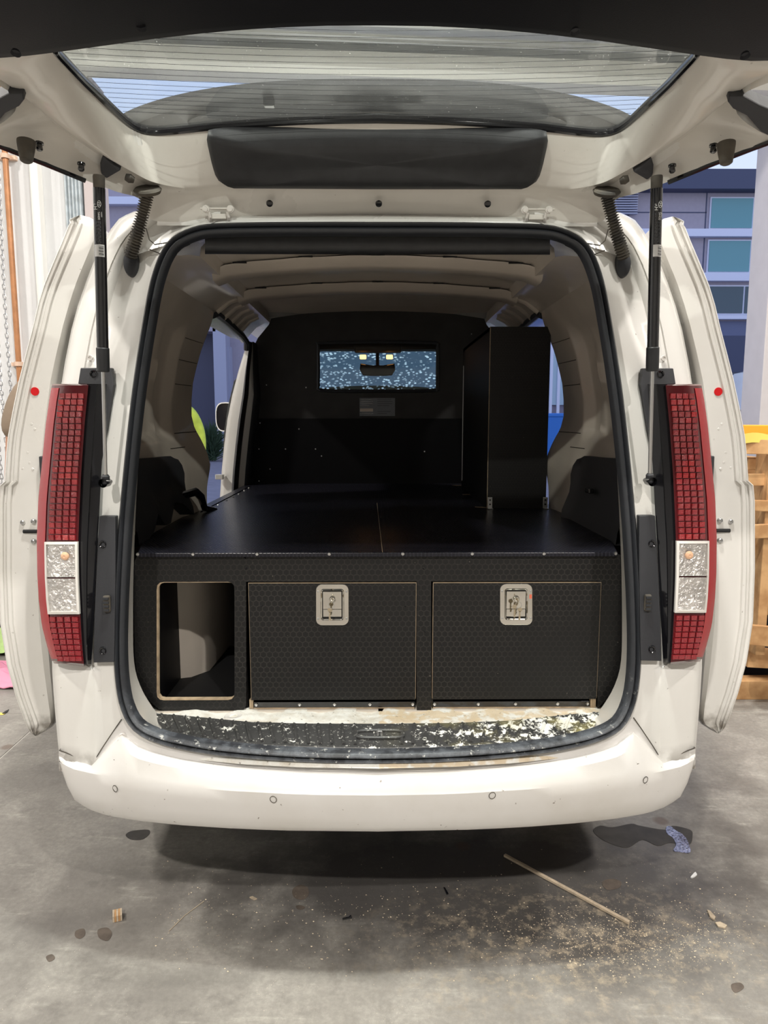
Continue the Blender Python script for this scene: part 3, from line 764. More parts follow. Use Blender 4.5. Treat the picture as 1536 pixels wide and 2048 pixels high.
# ---------------- bumper
BT = [(0, 1527), (110, 1525), (220, 1519), (320, 1509), (390, 1497), (440, 1484), (478, 1466), (500, 1444), (512, 1436), (530, 1462), (550, 1492), (572, 1524), (600, 1512), (637, 1497)]
RIDGE = [(0, 1588), (150, 1586), (300, 1577), (400, 1568), (480, 1557), (560, 1544), (610, 1533), (637, 1520)]
BOT = [(0, 1663), (200, 1660), (300, 1655), (400, 1648), (480, 1639), (540, 1629), (580, 1615), (608, 1595), (622, 1565), (632, 1535), (638, 1505)]
def bY(h, k=0.0): return 1.650 + 0.085 * (h / 600) ** 2 + 0.06 * max(0, (h - 480) / 160) ** 2 + k
cols = []
hs = [0, 60, 120, 180, 240, 300, 350, 390, 420, 450, 478, 500, 512, 530, 550, 572, 590, 606, 620, 630, 636]
for h in hs:
    t, r, b = interp(BT, h), interp(RIDGE, h), interp(BOT, h)
    step = lerp(t, r, 0.42)
    c = [S(h, t, 0.0)]
    c.append(pix(h, lerp(t, r, 0.20), lerp(c[0].y, bY(h, 0.012), 0.10)))
    c.append(pix(h, lerp(t, r, 0.26), lerp(c[0].y, bY(h, 0.012), 0.16)))
    c.append(pix(h, lerp(t, r, 0.30), lerp(c[0].y, bY(h, 0.012), 0.50)))
    c.append(pix(h, lerp(t, r, 0.55), bY(h, 0.012)))
    c.append(pix(h, lerp(t, r, 0.92), bY(h, 0.001)))
    c.append(pix(h, r + (b - r) * 0.04, bY(h, -0.004)))
    c.append(pix(h, lerp(r, b, 0.30), bY(h, -0.004)))
    c.append(pix(h, lerp(r, b, 0.65), bY(h, 0.0)))
    c.append(pix(h, lerp(r, b, 0.90), bY(h, 0.008)))
    e = pix(h, b, bY(h, 0.022)); c.append(e)
    c.append(Vector((e.x, e.y + 0.03, e.z - 0.005))); c.append(Vector((e.x * 0.97, e.y + 0.14, e.z + 0.01)))
    cols.append(c)
last = cols[-1]
cols.append([Vector((p.x + 0.01, p.y + 0.10, p.z)) for p in last]); cols.append([Vector((p.x + 0.03, p.y + 0.45, p.z)) for p in last]); cols.append([Vector((p.x + 0.03, p.y + 0.75, p.z)) for p in last])
neg = [[Vector((-p.x, p.y, p.z)) for p in c] for c in reversed(cols[1:])]
bumper = MB().grid(neg + cols).build('bumper', M['paint_bump'], van, angle=28)
# parking sensors: thin rings in the face
for x, y in ((232, 1575), (547, 1598), (985, 1592), (1293, 1562)):
    h = x - 757; c = pix(h, y, bY(abs(h), -0.0055))
    nrm = Vector((h / 900, -1, 0)).normalized(); a = nrm.cross(Vector((0, 0, 1))).normalized()
    MB().tube([c + a * 0.0085 * math.cos(q) + Vector((0, 0, 1)) * 0.0085 * math.sin(q) for q in [2 * math.pi * i / 20 for i in range(20)]], 0.0009, 5, closed=True).build('parking_sensor', M['dustrub'], bumper)
# seam between bumper and quarter panel
for s in (-1, 1):
    pth = [S(s * h, y, -0.003) for h, y in ((512, 1437), (530, 1463), (550, 1493), (568, 1522))] + [S(s * h, y, -0.003) for h, y in ((600, 1513), (622, 1503), (636, 1498))]
    MB().tube(pth, 0.0014, 5).build('panel_seam', M['dustrub'], van)
# plug in the lower corners
for s in (-1,):
    c = S(s * 509, 1471, -0.004)
    MB().lathe([(0, 0), (0.0, .0025), (-.002, .004), (-.004, .0085), (0, .0105)], c, (0, 1, 0), 18).build('plug', M['lensframe'], van)

# ---------------- tail lamps
def lamp(s):
    nm = 'left' if s < 0 else 'right'
    OUT = [(768, 649), (800, 655), (850, 662), (900, 667), (950, 672), (1000, 677), (1080, 680), (1150, 679), (1200, 676), (1250, 670), (1290, 660), (1318, 651), (1335, 645)]
    INN = [(768, 577), (850, 585), (950, 592), (1040, 596), (1090, 598), (1160, 597), (1225, 594), (1290, 590), (1335, 586)]
    rows = []
    ys = [768, 771] + list(range(800, 1330, 26)) + [1326, 1331]
    def pt(u, y, extra=0.0):
        h = lerp(interp(INN, y), interp(OUT, y), u)
        yy = y - (6 * u if y > 1320 else 0)
        p = S(s * h, yy, -0.056 + 0.034 * max(0, (u - .62) / .38) ** 2 + 0.010 * (1 - u) ** 2 + extra)
        return p
    for y in ys:
        e = 0.012 if y in (768, 1331) else 0
        r = [pt(0, y, 0.055), pt(0, y, e)] + [pt(u, y, e) for u in (0.05, .2, .4, .6, .75, .88, .95, 1.0)]
        q = r[-1]; r += [Vector((q.x, q.y + 0.05, q.z)), Vector((q.x, q.y + 0.14, q.z))]
        rows.append(r)
    mb = MB().grid(rows); mb.add(rows[0], [tuple(range(len(rows[0])))]); mb.add(rows[-1], [tuple(range(len(rows[-1])))])
    L = mb.build('taillight', M['red_deep'], van, angle=40)
        # bright outer strip
    R2 = []
    for y in range(776, 1322, 12):
        R2.append([pt(u, y, -0.0025) for u in (0.80, .86, .92, .97, 1.0)])
    MB().grid(R2).build('reflector_strip', M['red_strip'], L)
    # cells
    import itertools
    ce = MB().box((-.0072, -.003, -.0066), (.0072, .003, .0066)); mes = [MB().box((-.0072, -.003, -.0066), (.0072, .003, .0066)).mesh('reflector_cell', mm_, smooth=False) for mm_ in (M['red_cell'], M['red_cell2'], M['red_cell3'])]; cr_ = random.Random(4)
    ce2 = MB().box((-.0078, -.003, -.0060), (.0078, .003, .0060)); me2 = ce2.mesh('reflector_cell_low', M['red_cell_dark'], smooth=False)
    for j in range(24):
        y = 792 + j * 12.25
        for i in range(4):
            u = 0.14 + i * 0.168 + (0.02 if y < 850 else 0)
            kk_ = math.sin(j * .55 + 1) + .4 * math.sin(i * 1.7 + j) + cr_.uniform(-.6, .6); inst(mes[0 if kk_ < .4 else (1 if kk_ < 1.1 else 2)], 'reflector_cell', pt(u, y, -0.002), L, Matrix.Rotation(s * (0.12 + .22 * max(0, u - .4)), 4, 'Z'))
    for j in range(8):
        y = 1237 + j * 11.2
        for i in range(4):
            u = 0.13 + i * 0.19
            inst(me2, 'reflector_cell', pt(u, y, -0.002), L, Matrix.Rotation(s * (0.12 + .22 * max(0, u - .4)), 4, 'Z'))
    # clear section
    y0, y1 = 1083, 1227
    fr_o, fr_i = [], []
    N = 10
    for k in range(N): fr_o.append(pt(0.02 + .80 * k / N, y0, -0.006)); fr_i.append(pt(0.08 + .70 * k / N, y0 + 5, -0.008))
    for k in range(N): fr_o.append(pt(0.82, lerp(y0, y1, k / N), -0.006)); fr_i.append(pt(0.78, lerp(y0 + 5, y1 - 5, k / N), -0.008))
    for k in range(N): fr_o.append(pt(0.82 - .80 * k / N, y1, -0.006)); fr_i.append(pt(0.78 - .70 * k / N, y1 - 5, -0.008))
    for k in range(N): fr_o.append(pt(0.02, lerp(y1, y0, k / N), -0.006)); fr_i.append(pt(0.08, lerp(y1 - 5, y0 + 5, k / N), -0.008))
    MB().plate(fr_o, fr_i, (0, 0.008, 0)).build('lens_frame', M['lensframe'], L)
    for a, b in ((y0 + 5, 1153), (1156, y1 - 5)):
        g = []
        for j in range(7):
            yy = lerp(a, b, j / 6)
            g.append([pt(0.08 + .70 * i / 6, yy, -0.004 + 0.004 * math.sin(math.pi * i / 6) * math.sin(math.pi * j / 6)) for i in range(7)])
        MB().grid(g).build('clear_lens', M['clear'], L)
    c = pt(0.34, 1112, -0.008)
    MB().lathe([(0, 0.0), (-.002, .004), (0, .009), (.004, .011)], c, (0, 1, 0), 16).build('indicator_bulb', M['amber'], L)
    # black housing beside the lamp and its screw plates
    hb = []
    HI = [(768, 541), (850, 546), (950, 552), (1030, 556), (1090, 560), (1225, 566), (1330, 572)]
    for y in [768] + list(range(800, 1330, 26)) + [1327]:
        a, b = interp(HI, y), interp(INN, y) + 3
        hb.append([S(s * a, y, 0.006), S(s * a, y, -0.012), S(s * lerp(a, b, .45), y, -0.030), S(s * lerp(a, b, .5), y, -0.036), S(s * b, y, -0.040), S(s * b, y, 0.01)])
    m2 = MB().grid(hb); m2.add(hb[0], [tuple(range(6))]); m2.add(hb[-1], [tuple(range(6))])
    H = m2.build('lamp_housing', M['gloss'], van, angle=30)
    def plate(poly, th, m, name='cover_plate'):
        pts = [S(s * h, y, -th) for h, y in poly]
        return MB().prism(pts, (0, th + 0.006, 0)).build(name, m, van, smooth=False, bevel=0.002)
    up = plate([(593, 736), (531, 736), (527, 770), (541, 860), (556, 930), (566, 770), (598, 768)], 0.012, M['trim'])
    lo = plate([(556, 1032), (524, 1032), (524, 1150), (526, 1280), (527, 1323), (568, 1324), (566, 1230), (560, 1100)], 0.020, M['trim'])
    for h, y, par in ((567, 748, up), (549, 1088, lo), (549, 1300, lo)):
        c = S(s * h, y, -0.013 if par is up else -0.021)
        MB().lathe([(0.004, 0), (0.004, .0045), (-.001, .006), (-.003, .009), (0.002, .0105)], c, (0, 1, 0), 16).build('screw_cup', M['gloss'], par)
    c = S(s * 540, 1206, -0.022)
    b = MB().box((c.x - .009, c.y - .008, c.z - .022), (c.x + .009, c.y + .004, c.z + .022)).build('rubber_stop', M['dustrub'], lo, smooth=False, bevel=0.004)
    for k in range(4):
        z = c.z - .015 + .010 * k
        MB().box((c.x - .007, c.y - .011, z - .003), (c.x + .007, c.y - .007, z + .003)).build('stop_rib', M['rubber'], lo, smooth=False)
    return L
lamp(-1); lamp(1)

# ---------------- sliding doors, pushed right back along the body
DOUT = [(432, 594), (435, 604), (441, 615), (448, 614), (455, 618), (478, 627), (530, 649), (569, 665), (608, 677), (651, 687), (709, 702), (761, 715), (823, 728), (872, 737), (902, 740), (962, 744), (971, 754), (1005, 757), (1142, 757), (1244, 753), (1326, 740), (1388, 723), (1442, 704), (1456, 697), (1464, 691), (1469, 684)]
DIN = [(432, 590), (436, 574), (446, 558), (460, 545), (500, 560), (560, 585), (640, 612), (700, 626), (770, 640), (900, 652), (1100, 660), (1250, 655), (1340, 648), (1400, 644), (1440, 642), (1450, 648), (1460, 663), (1469, 680)]
def sdoor(s):
    dk = thing  # (part of the van)
    dY = 2.03
    rows = []
    ys = [432, 433.5, 436, 441, 448, 455, 478, 504, 530, 550, 569, 608, 651, 709, 761, 823, 872, 902, 945, 962, 971, 985, 1005, 1060, 1142, 1200, 1244, 1290, 1326, 1360, 1388, 1420, 1442, 1450, 1456, 1461, 1465, 1468, 1469]
    ws = []
    for y in ys:
        o, i = interp(DOUT, y), interp(DIN, y); w = o - i
        f = min(1.0, w / 60)
        offs = [(0, 0.10), (0, 0.006), (1.5 * f, 0.0), (4 * f, 0.004), (9 * f, 0.006), (11 * f, 0.013), (16 * f, 0.014), (18 * f, 0.006), (24 * f, 0.008), (27 * f, 0.016), (30 * f, 0.017)]
        r = [pix(o - d, y, dY + q) for d, q in offs]
        r[0] = Vector((r[1].x + .01, dY + 0.10, r[1].z))
        tail = [pix(lerp(o - 30 * f, i, u), y, dY + 0.017 + q) for u, q in ((.35, 0.0), (.7, 0.004), (.9, 0.02), (1.0, 0.05))]
        r += tail
        e = tail[-1]; r.append(Vector((e.x + 0.015, dY + 0.2, e.z))); r.append(Vector((e.x + 0.03, dY + 0.6, e.z)))
        outer = [Vector((r[1].x + .02, 3.30, r[1].z)), Vector((r[1].x + .02, 2.6, r[1].z))]
        rows.append([Vector((max(e.x + .03, r[1].x - .09), 3.30, r[1].z))] + outer + r + [Vector((e.x + 0.03, 3.28, e.z))])
    mb = MB().grid(rows, closeu=False)
    n = len(rows[0])
    mb.grid([[r[-1] for r in rows], [r[0] for r in rows]])
    mb.add(rows[0], [tuple(range(n))]); mb.add(rows[-1], [tuple(range(n))])
    mb.flip(s)
    d = mb.build('sliding_door', M['paint'], van, angle=32)
    def dp(h, y, off=0.0): return Vector((s * pix(h, y, dY + off).x, dY + off, pix(h, y, dY + off).z))
    c = dp(683.5, 783, 0.0155)
    MB().lathe([(0.004, 0), (-.0005, .0), (-.0005, .0118), (.004, .0118)], c, (0, 1, 0), 28).build('red_sticker', M['sticker'], d)
    for h, y in ((708, 1044), (687, 1042), (687, 1082)):
        q = dp(h, y, 0.016)
        MB().lathe([(-.001, 0), (-.001, .003), (-.005, .0045), (-.004, .0065), (.004, .0085)], q, (0, 1, 0), 14).build('latch_screw', M['steel'], d)
    q = dp(694, 1062, 0.016)
    MB().tube([q + Vector((s * 0.018, 0, 0)), q - Vector((s * 0.022, 0, 0))], 0.0055, 10).build('latch_slot', M['void'], d)
    for h, y in ((690, 848), (684, 858), (698, 905), (694, 925), (708, 936), (688, 938)):
        q = dp(h, y, 0.0175)
        MB().lathe([(-.0012, 0), (-.001, .003), (.001, .005)], q, (0, 1, 0), 10).build('weld_dimple', M['paint'], d)
    # black guide wedge just outside of the lamp
    a = dp(667, 912, 0.015)
    MB().box((a.x - .009, a.y - .01, a.z - .075), (a.x + .009, a.y + .03, a.z)).build('guide_block', M['trim'], d, smooth=False, bevel=0.003)
    # dirty, worn lower corner
    return d
sdoor(-1); sdoor(1)

# ---------------- inside of the van
LOOP2 = [(0, 472), (120, 472), (250, 473), (335, 477), (375, 487), (400, 503), (418, 528), (432, 565), (444, 610), (455, 680), (464, 760), (473, 860), (480, 960), (485, 1060), (488, 1150), (489, 1240), (488, 1310), (482, 1350), (468, 1385), (452, 1410), (436, 1430), (400, 1434), (300, 1436), (150, 1437), (0, 1437)]
def l2Y(y): return 1.93 if y > 1300 else lerp(1.93, 2.02, min(1, (1300 - y) / 800))
h2 = cr([pix(h, y, l2Y(y)) for h, y in LOOP2], 4)
loop2 = even(h2 + [Vector((-p.x, p.y, p.z)) for p in reversed(h2[1:-1])], 240, closed=True)
# match by angle about the middle of the opening
def byangle(L, n=240, c=(0, 1.25)):
    pts = [(math.atan2(p.x - c[0], p.z - c[1]), p) for p in L]
    pts.sort(key=lambda a: a[0])
    out = []
    ang = [a for a, _ in pts]
    for i in range(n):
        t = -math.pi + 2 * math.pi * (i + .5) / n
        j = 0
        import bisect
        j = bisect.bisect_left(ang, t)
        a, b = pts[j - 1], pts[j % len(pts)]
        da = (b[0] - a[0]) % (2 * math.pi); k = ((t - a[0]) % (2 * math.pi)) / max(1e-9, da)
        out.append(a[1].lerp(b[1], min(1, k)))
    return out
inner1 = [p + n * 0.028 + Vector((0, 0.006, 0)) for p, n in zip(loop, inw)]
A1, A2 = byangle(inner1), byangle(loop2)
mid = [a.lerp(b, 0.5) + Vector((0, -0.01, 0)) for a, b in zip(A1, A2)]
lowr = lambda p: Vector((p.x, p.y, p.z - .022)) if (p.z < .66 and abs(p.x) < .60) else p
mid = [lowr(p) for p in mid]; A2 = [lowr(p) for p in A2]
MB().grid([A1, mid, A2], closeu=True).build('opening_flange', M['paint_in'], van, angle=50)

# side walls with pressed panels, from the flange forward to the side door opening
EDGE = [(327, 628), (334, 652), (345, 680), (354, 705), (362, 735), (369, 765), (372, 800), (372, 832), (366, 856), (357, 880), (351, 905), (349, 932), (353, 955), (356, 975), (356, 1024)]
def edgeX(z):
    pts = sorted([(pix(h, y, 2.95).z, pix(h, y, 2.95).x) for h, y in EDGE])
    return interp(pts, z)
def wallX(z, Y):
    base = interp([(0.55, .74), (1.07, .765), (1.3, .785), (1.5, .78), (1.68, .745), (1.80, .70), (1.87, .655)], z)
    t = max(0, min(1, (Y - 2.55) / 0.40)); t = t * t
    b = lerp(base, edgeX(z), t)
    back = interp([(1.93, -0.06), (2.02, -0.005), (2.15, 0.0)], Y)
    # pressed rectangular recess and the bead along it
    u = (Y - 2.33) / 0.36; v = (z - 1.36) / 0.42
    rec = 0.030 * max(0, min(1, min(u, 1 - u) * 14)) * max(0, min(1, min(v, 1 - v) * 16))
    bead = 0.018 * max(0, 1 - abs(Y - (2.56 - .05 * v)) / 0.026) * (1 if 0.06 < v < 0.92 else 0)
    bulge = -0.030 * max(0, min(1, (1.40 - z) * 7)) * max(0, min(1, (Y - 2.60) * 8))
    return b + back + rec - bead + bulge
zs = [0.61, .8, 1.0, 1.08] + [1.10 + 0.022 * i for i in range(36)]
Ys = [2.03, 2.10, 2.15] + [2.2 + 0.0275 * i for i in range(28)]
Ys = [y for y in Ys if y < 2.95] + [2.95]
w = MB().grid([[Vector((wallX(z, Y), Y, z)) for Y in Ys] for z in zs])
# return edge into the door opening
w.grid([[Vector((edgeX(z), 2.95, z)), Vector((edgeX(z) + 0.012, 2.975, z)), Vector((edgeX(z) + .07, 2.985, z)), Vector((.93, 2.99, z))] for z in zs])
iw = mirrored(w, 'inner_side_wall', M['primer'], van, angle=50)
# seams in the pillar pressings
for s, par in ((-1, iw[0]), (1, iw[1])):
    for z, Ya, Yb in ((1.66, 2.72, 2.94), (1.57, 2.72, 2.93), (1.385, 2.72, 2.94), (1.33, 2.66, 2.78), (1.74, 2.72, 2.94)):
        MB().tube([Vector((s * (wallX(z, Y) - .0005), Y, z + .01 * (Y - 2.6))) for Y in [lerp(Ya, Yb, i / 6) for i in range(7)]], 0.0016, 4).build('pressing_seam', M['dustrub'], par)
# upper rail and roof lining panel
def railp(Y):
    k = Y - 2.3
    return 0.50 + .06 * k, 1.895 + .048 * k
prof_r = []
for Y in (2.0, 2.15, 2.3, 2.5, 2.7, 2.95, 3.2, 3.45, 3.7, 3.95, 4.15):
    rx, rz = railp(Y); zt = min(1.868, rz - .01)
    wx = wallX(1.868, min(Y, 2.94)) if Y < 2.95 else lerp(edgeX(1.86), 0.755, (Y - 2.95))
    prof_r.append([Vector((wx, Y, zt)), Vector((lerp(wx, rx, .5), Y, lerp(zt, rz, .75))), Vector((rx + .025, Y, rz)), Vector((rx, Y, rz - 0.004)), Vector((rx - .004, Y, rz + .02)), Vector((rx - .02, Y, rz + .035))])
rails = mirrored(MB().grid(prof_r), 'roof_rail', M['primer'], van, angle=40)
for s, par in ((-1, rails[0]), (1, rails[1])):
    for k in range(9):
        Y = 2.95 + k * 0.10; rx, rz = railp(Y); wx = lerp(edgeX(1.86), 0.755, Y - 2.95)
        if k % 2 == 0:
            MB().tube([Vector((s * (wx - .012), Y, 1.868)), Vector((s * lerp(wx, rx, .5), Y + .01, lerp(1.868, rz, .72))), Vector((s * (rx + .03), Y + .02, rz - .004))], 0.010, 6, flat=1.0).build('rail_bead', M['primer'], par)
rl = []
for Y in (2.0, 2.3, 2.7, 3.1, 3.5, 3.9, 4.15):
    rx, rz = railp(Y); rl.append([Vector((x * (rx - .01), Y, rz + .03 + .030 * (1 - x * x))) for x in (-1, -.8, -.5, -.2, 0, .2, .5, .8, 1)])
MB().grid(rl).build('roof_inner', M['primer'], van)
# cross ribs
for Yr in (2.40, 3.00):
    rx, rz = railp(Yr); secs = []
    for i in range(25):
        u = -1 + 2 * i / 24; x = u * (rx + 0.02); zb = rz - .012 + .034 * (1 - u * u) - (.012 if abs(u) > .93 else 0)
        wv = 0.004 * math.sin(i * 1.7)
        secs.append([Vector((x, Yr - .075 + wv, zb + .03)), Vector((x, Yr - .055, zb + .004)), Vector((x, Yr - .035, zb)), Vector((x, Yr + .035, zb)), Vector((x, Yr + .06, zb + .01)), Vector((x, Yr + .08, zb + .03))])
    MB().grid(secs).build('roof_rib', M['primer'], van, angle=45)
    for u in (-.86, -.45, 0, .45, .86):
        x = u * rx; zb = rz - .005 + .034 * (1 - u * u)
        MB().box((x - .022, Yr - .082, zb + .023), (x + .022, Yr - .066, zb + .028)).build('rib_gap', M['void'], van, smooth=False)
# black header roll above the opening
secs = []
for i in range(17):
    h = -371 + 742 * i / 16; e = 10 if i in (0, 16) else 0
    k = 1 if abs(h) < 371 else 0.93
    secs.append([pix(h * k, 462, 1.99), pix(h * k, 464, 1.955), pix(h * k, 476, 1.935), pix(h * k, 492, 1.935), pix(h * k, 503, 1.945), pix(h * k - (0), 509, 1.965), pix(h * k, 509, 2.03)])
m_ = MB().grid(secs); m_.add(secs[0], [tuple(range(7))]); m_.add(secs[-1], [tuple(range(7))])
m_.build('header_roll', M['black'], van, angle=50)
for s in (-1, 1):
    a, b = pix(s * 378, 484, 1.985), pix(s * 412, 500, 1.985)
    MB().tube([a, b], 0.009, 10).build('flange_slot', M['void'], van)
    a = pix(s * 372, 480, 1.98)
# lower trims over the wheel arches, torn along the bottom on the left
def wallp(s, Y, z, off): return Vector((s * (wallX(z, Y) - off), Y, z))
for s in (-1, 1):
    top = [(2.08, 1.325), (2.25, 1.315), (2.45, 1.308), (2.62, 1.305), (2.655, 1.29)]
    bot = [(2.08, 1.065), (2.16, 1.066), (2.24, 1.085), (2.30, 1.135), (2.36, 1.085), (2.42, 1.085), (2.50, 1.15), (2.60, 1.13), (2.66, 1.085), (2.70, 1.06)] if s < 0 else [(2.08, 1.066), (2.68, 1.066)]
    rows = []
    for i in range(25):
        Y = lerp(2.08, 2.665, i / 24); zt, zb = interp(top, Y), interp(bot, Y)
        rows.append([wallp(s, Y, zt, -0.005), wallp(s, Y, zt, .020)] + [wallp(s, Y, lerp(zt, zb, u), .022 + .03 * u + .006 * math.sin(u * 9)) for u in (.1, .25, .4, .55, .7, .85, 1)] + [wallp(s, Y, zb, 0.0)])
    MB().grid(rows).build('wheel_arch_trim', M['trim'], van, angle=45)
    if s > 0:
        q = wallp(s, 2.42, 1.20, .05); MB().box((q.x - .012, q.y - .03, q.z - .012), (q.x + .006, q.y + .02, q.z + .006)).build('trim_recess', M['gloss'], van, smooth=False, bevel=0.004)
# belt guide at the left pillar
MB().tube([wallp(-1, 2.60, 1.155, .03), wallp(-1, 2.70, 1.165, .05), wallp(-1, 2.74, 1.14, .05), wallp(-1, 2.80, 1.09, .04), wallp(-1, 2.90, 1.068, .05)], [.014, .016, .015, .013, .012], 8).build('belt_guide', M['gloss'], van)
# B pillar jambs: white skin, rubber, inner strip, rubber
JA = [(262, 684), (266, 700), (278, 740), (291, 790), (301, 840), (307, 890), (312, 940), (316, 1000), (317, 1020)]
def jamb(mb, k0, k1, o0, o1, b0=0.0, b1=0.0):
    r = []
    for h, y in JA:
        w_ = lerp(14, 56, min(1, (y - 684) / 120)); a, b = pix(h - k0 * w_, y, 3.97 + o0), pix(h - k1 * w_, y, 3.97 + o1)
        r.append([Vector((a.x, a.y + .25, a.z)), a, a.lerp(b, .5) + Vector((0, -b0, 0)), b, Vector((b.x, b.y + .12, b.z))])
    return mb.grid(r)
mirrored(jamb(MB(), 0, .42, 0.03, 0, .006), 'door_jamb', M['paint'], van, angle=60)
mirrored(jamb(MB(), .40, .58, -0.02, -0.02, .02), 'jamb_seal', M['rubber'], van, angle=60)
mirrored(jamb(MB(), .58, .86, 0.02, 0.03), 'jamb_inner', M['paint_in'], van, angle=60)
mirrored(jamb(MB(), .84, 1.0, 0.0, 0.03, .01), 'jamb_seal', M['rubber'], van, angle=60)
# rubber and rail along the top of the side opening
for s in (-1, 1):
    MB().tube([pix(s * 329, 630, 2.97), pix(s * 322, 627, 3.02), pix(s * 300, 645, 3.3), pix(s * 272, 670, 3.75), pix(s * 262, 684, 3.95), pix(s * 262, 700, 3.97)], 0.016, 8).build('jamb_seal', M['rubber'], van)
# outer roof side above the doors
for s in (-1, 1):
    a = []
    for Y in (2.96, 3.4, 3.98):
        a.append([Vector((s * lerp(.66, .745, Y - 2.95), Y, 1.868)), Vector((s * .80, Y, 1.88)), Vector((s * .84, Y, 1.90)), Vector((s * .80, Y, 1.93))])
    MB().grid(a).build('cant_rail', M['paint'], van)
# lock striker on the left jamb, black hole lower left
for s in (-1, 1):
    q = pix(s * 301, 1003, 3.95); MB().box((q.x - .018, q.y - .012, q.z - .03), (q.x + .018, q.y + .01, q.z + .03)).build('door_catch', M['gloss'], van, smooth=False, bevel=.008)
    q = pix(s * 316, 954, 3.96); MB().box((q.x - .022, q.y - .02, q.z - .012), (q.x + .022, q.y + .02, q.z + .016)).build('door_hinge', M['paint'], van, smooth=False, bevel=.004)
# wing mirrors and front door windows
for s in (-1, 1):
    c = pix(s * 303, 834, 5.0)
    w = 0.075; hgt = 0.102
    def mp(k): return [Vector((c.x + k * w * math.copysign(abs(math.cos(a)) ** .6, math.cos(a)), c.y, c.z + k * hgt * math.copysign(abs(math.sin(a)) ** .7, math.sin(a)))) for a in [2 * math.pi * i / 24 for i in range(24)]]
    mb = MB(); r0, r1, r2 = mp(1.0), mp(.93), mp(.55)
    mb.grid([r1, r0, [p + Vector((0, .07, 0)) for p in r0], [p + Vector((0, .12, 0)) for p in r2]], closeu=True); mb.add([p + Vector((0, .12, 0)) for p in r2], [tuple(range(24))])
    o = mb.build('wing_mirror', M['paint'], van)
    MB().add([p + Vector((0, .012, 0)) for p in r1], [tuple(range(24))]).build('mirror_glass', M['gloss'], o, smooth=False)
    MB().box((min(c.x, s * .9) - .01, c.y + .03, c.z - .1), (max(c.x, s * .9) + .01, c.y + .08, c.z - .04)).build('mirror_arm', M['black'], o, smooth=False, bevel=.01)

# ---------------- bulkhead with its window
BK = 4.10
BKO = [(0, 617), (120, 619), (195, 624), (212, 634), (222, 660), (236, 668), (248, 690), (254, 740), (257, 830), (258, 900), (259, 968), (259, 1000), (0, 1000)]
wi = [(-119, 693), (-111, 686), (0, 684), (111, 686), (119, 693), (119, 745), (119, 773), (110, 781), (0, 782), (-110, 781), (-119, 773), (-119, 740)]
ho = [pix(h, y, BK) for h, y in BKO]
lo_ = even(ho + [Vector((-p.x, p.y, p.z)) for p in reversed(ho[1:-1])], 96, closed=True)
wc = pix(0, 733, BK)
wloop = even(cr([pix(h, y, BK) for h, y in wi], 3, closed=True), 96, closed=True)
Ao, Ai = byangle(lo_, 96, (0, wc.z)), byangle(wloop, 96, (0, wc.z))
bkh = MB().plate(Ao, Ai, (0, 0.03, 0)).build('bulkhead', M['bulk'], van, smooth=False)
MB().tube(wloop, 0.010, 8, closed=True).build('window_rubber', M['rubber'], bkh)
MB().add([p + Vector((0, .015, 0)) for p in wloop], [tuple(range(96))]).build('bulkhead_pane', M['pane'], bkh, smooth=False)
a, b = pix(116, 752, BK - .012), pix(121, 784, BK - .012)
MB().box((a.x, a.y, b.z), (b.x, b.y + .02, a.z)).build('window_catch', M['black'], bkh, smooth=False, bevel=.006)
a, b = pix(-253, 837, BK - .02), pix(259, 1000, BK - .02)
MB().box((a.x, BK - .02, 1.07), (b.x, BK - .002, a.z)).build('lower_board', M['plyblk'], bkh, smooth=False)
rnd = random.Random(5)
for x, y in ((520, 846), (598, 858), (518, 898), (571, 898), (540, 938), (518, 962), (643, 912), (849, 903), (631, 898), (612, 775), (533, 770), (943, 668)):
    p = P(x, y, Y=BK - .021 if y > 837 else BK - 0.001); MB().lathe([(0, .004), (-.003, .0035), (-.003, 0)], p, (0, 1, 0), 8).build('screw', M['steel'], bkh)
# printed notice on the bulkhead
p0, p1 = P(719, 796, Y=BK), P(790, 832, Y=BK)
nt_ = MB().box((p0.x, BK - .002, p1.z), (p1.x, BK - .0005, p0.z)).build('notice', M['grey_lab'], bkh, smooth=False)
for y in range(799, 830, 4):
    if 814 < y < 822: continue
    a = P(721, y, Y=BK); MB().box((a.x, BK - .003, a.z - .0016), (P(rnd.uniform(738, 747), y, Y=BK).x, BK - .0021, a.z + .0016)).build('print_line', M['gloss'], nt_, smooth=False)
    MB().box((P(755, y, Y=BK).x, BK - .003, a.z - .001), (P(rnd.uniform(772, 786), y, Y=BK).x, BK - .0021, a.z + .001)).build('print_line', M['black'], nt_, smooth=False)
a, b = P(720, 817, Y=BK), P(746, 823, Y=BK)
MB().box((a.x, BK - .0032, b.z), (b.x, BK - .0021, a.z)).build('cream_panel', M['tan_lab'], nt_, smooth=False)

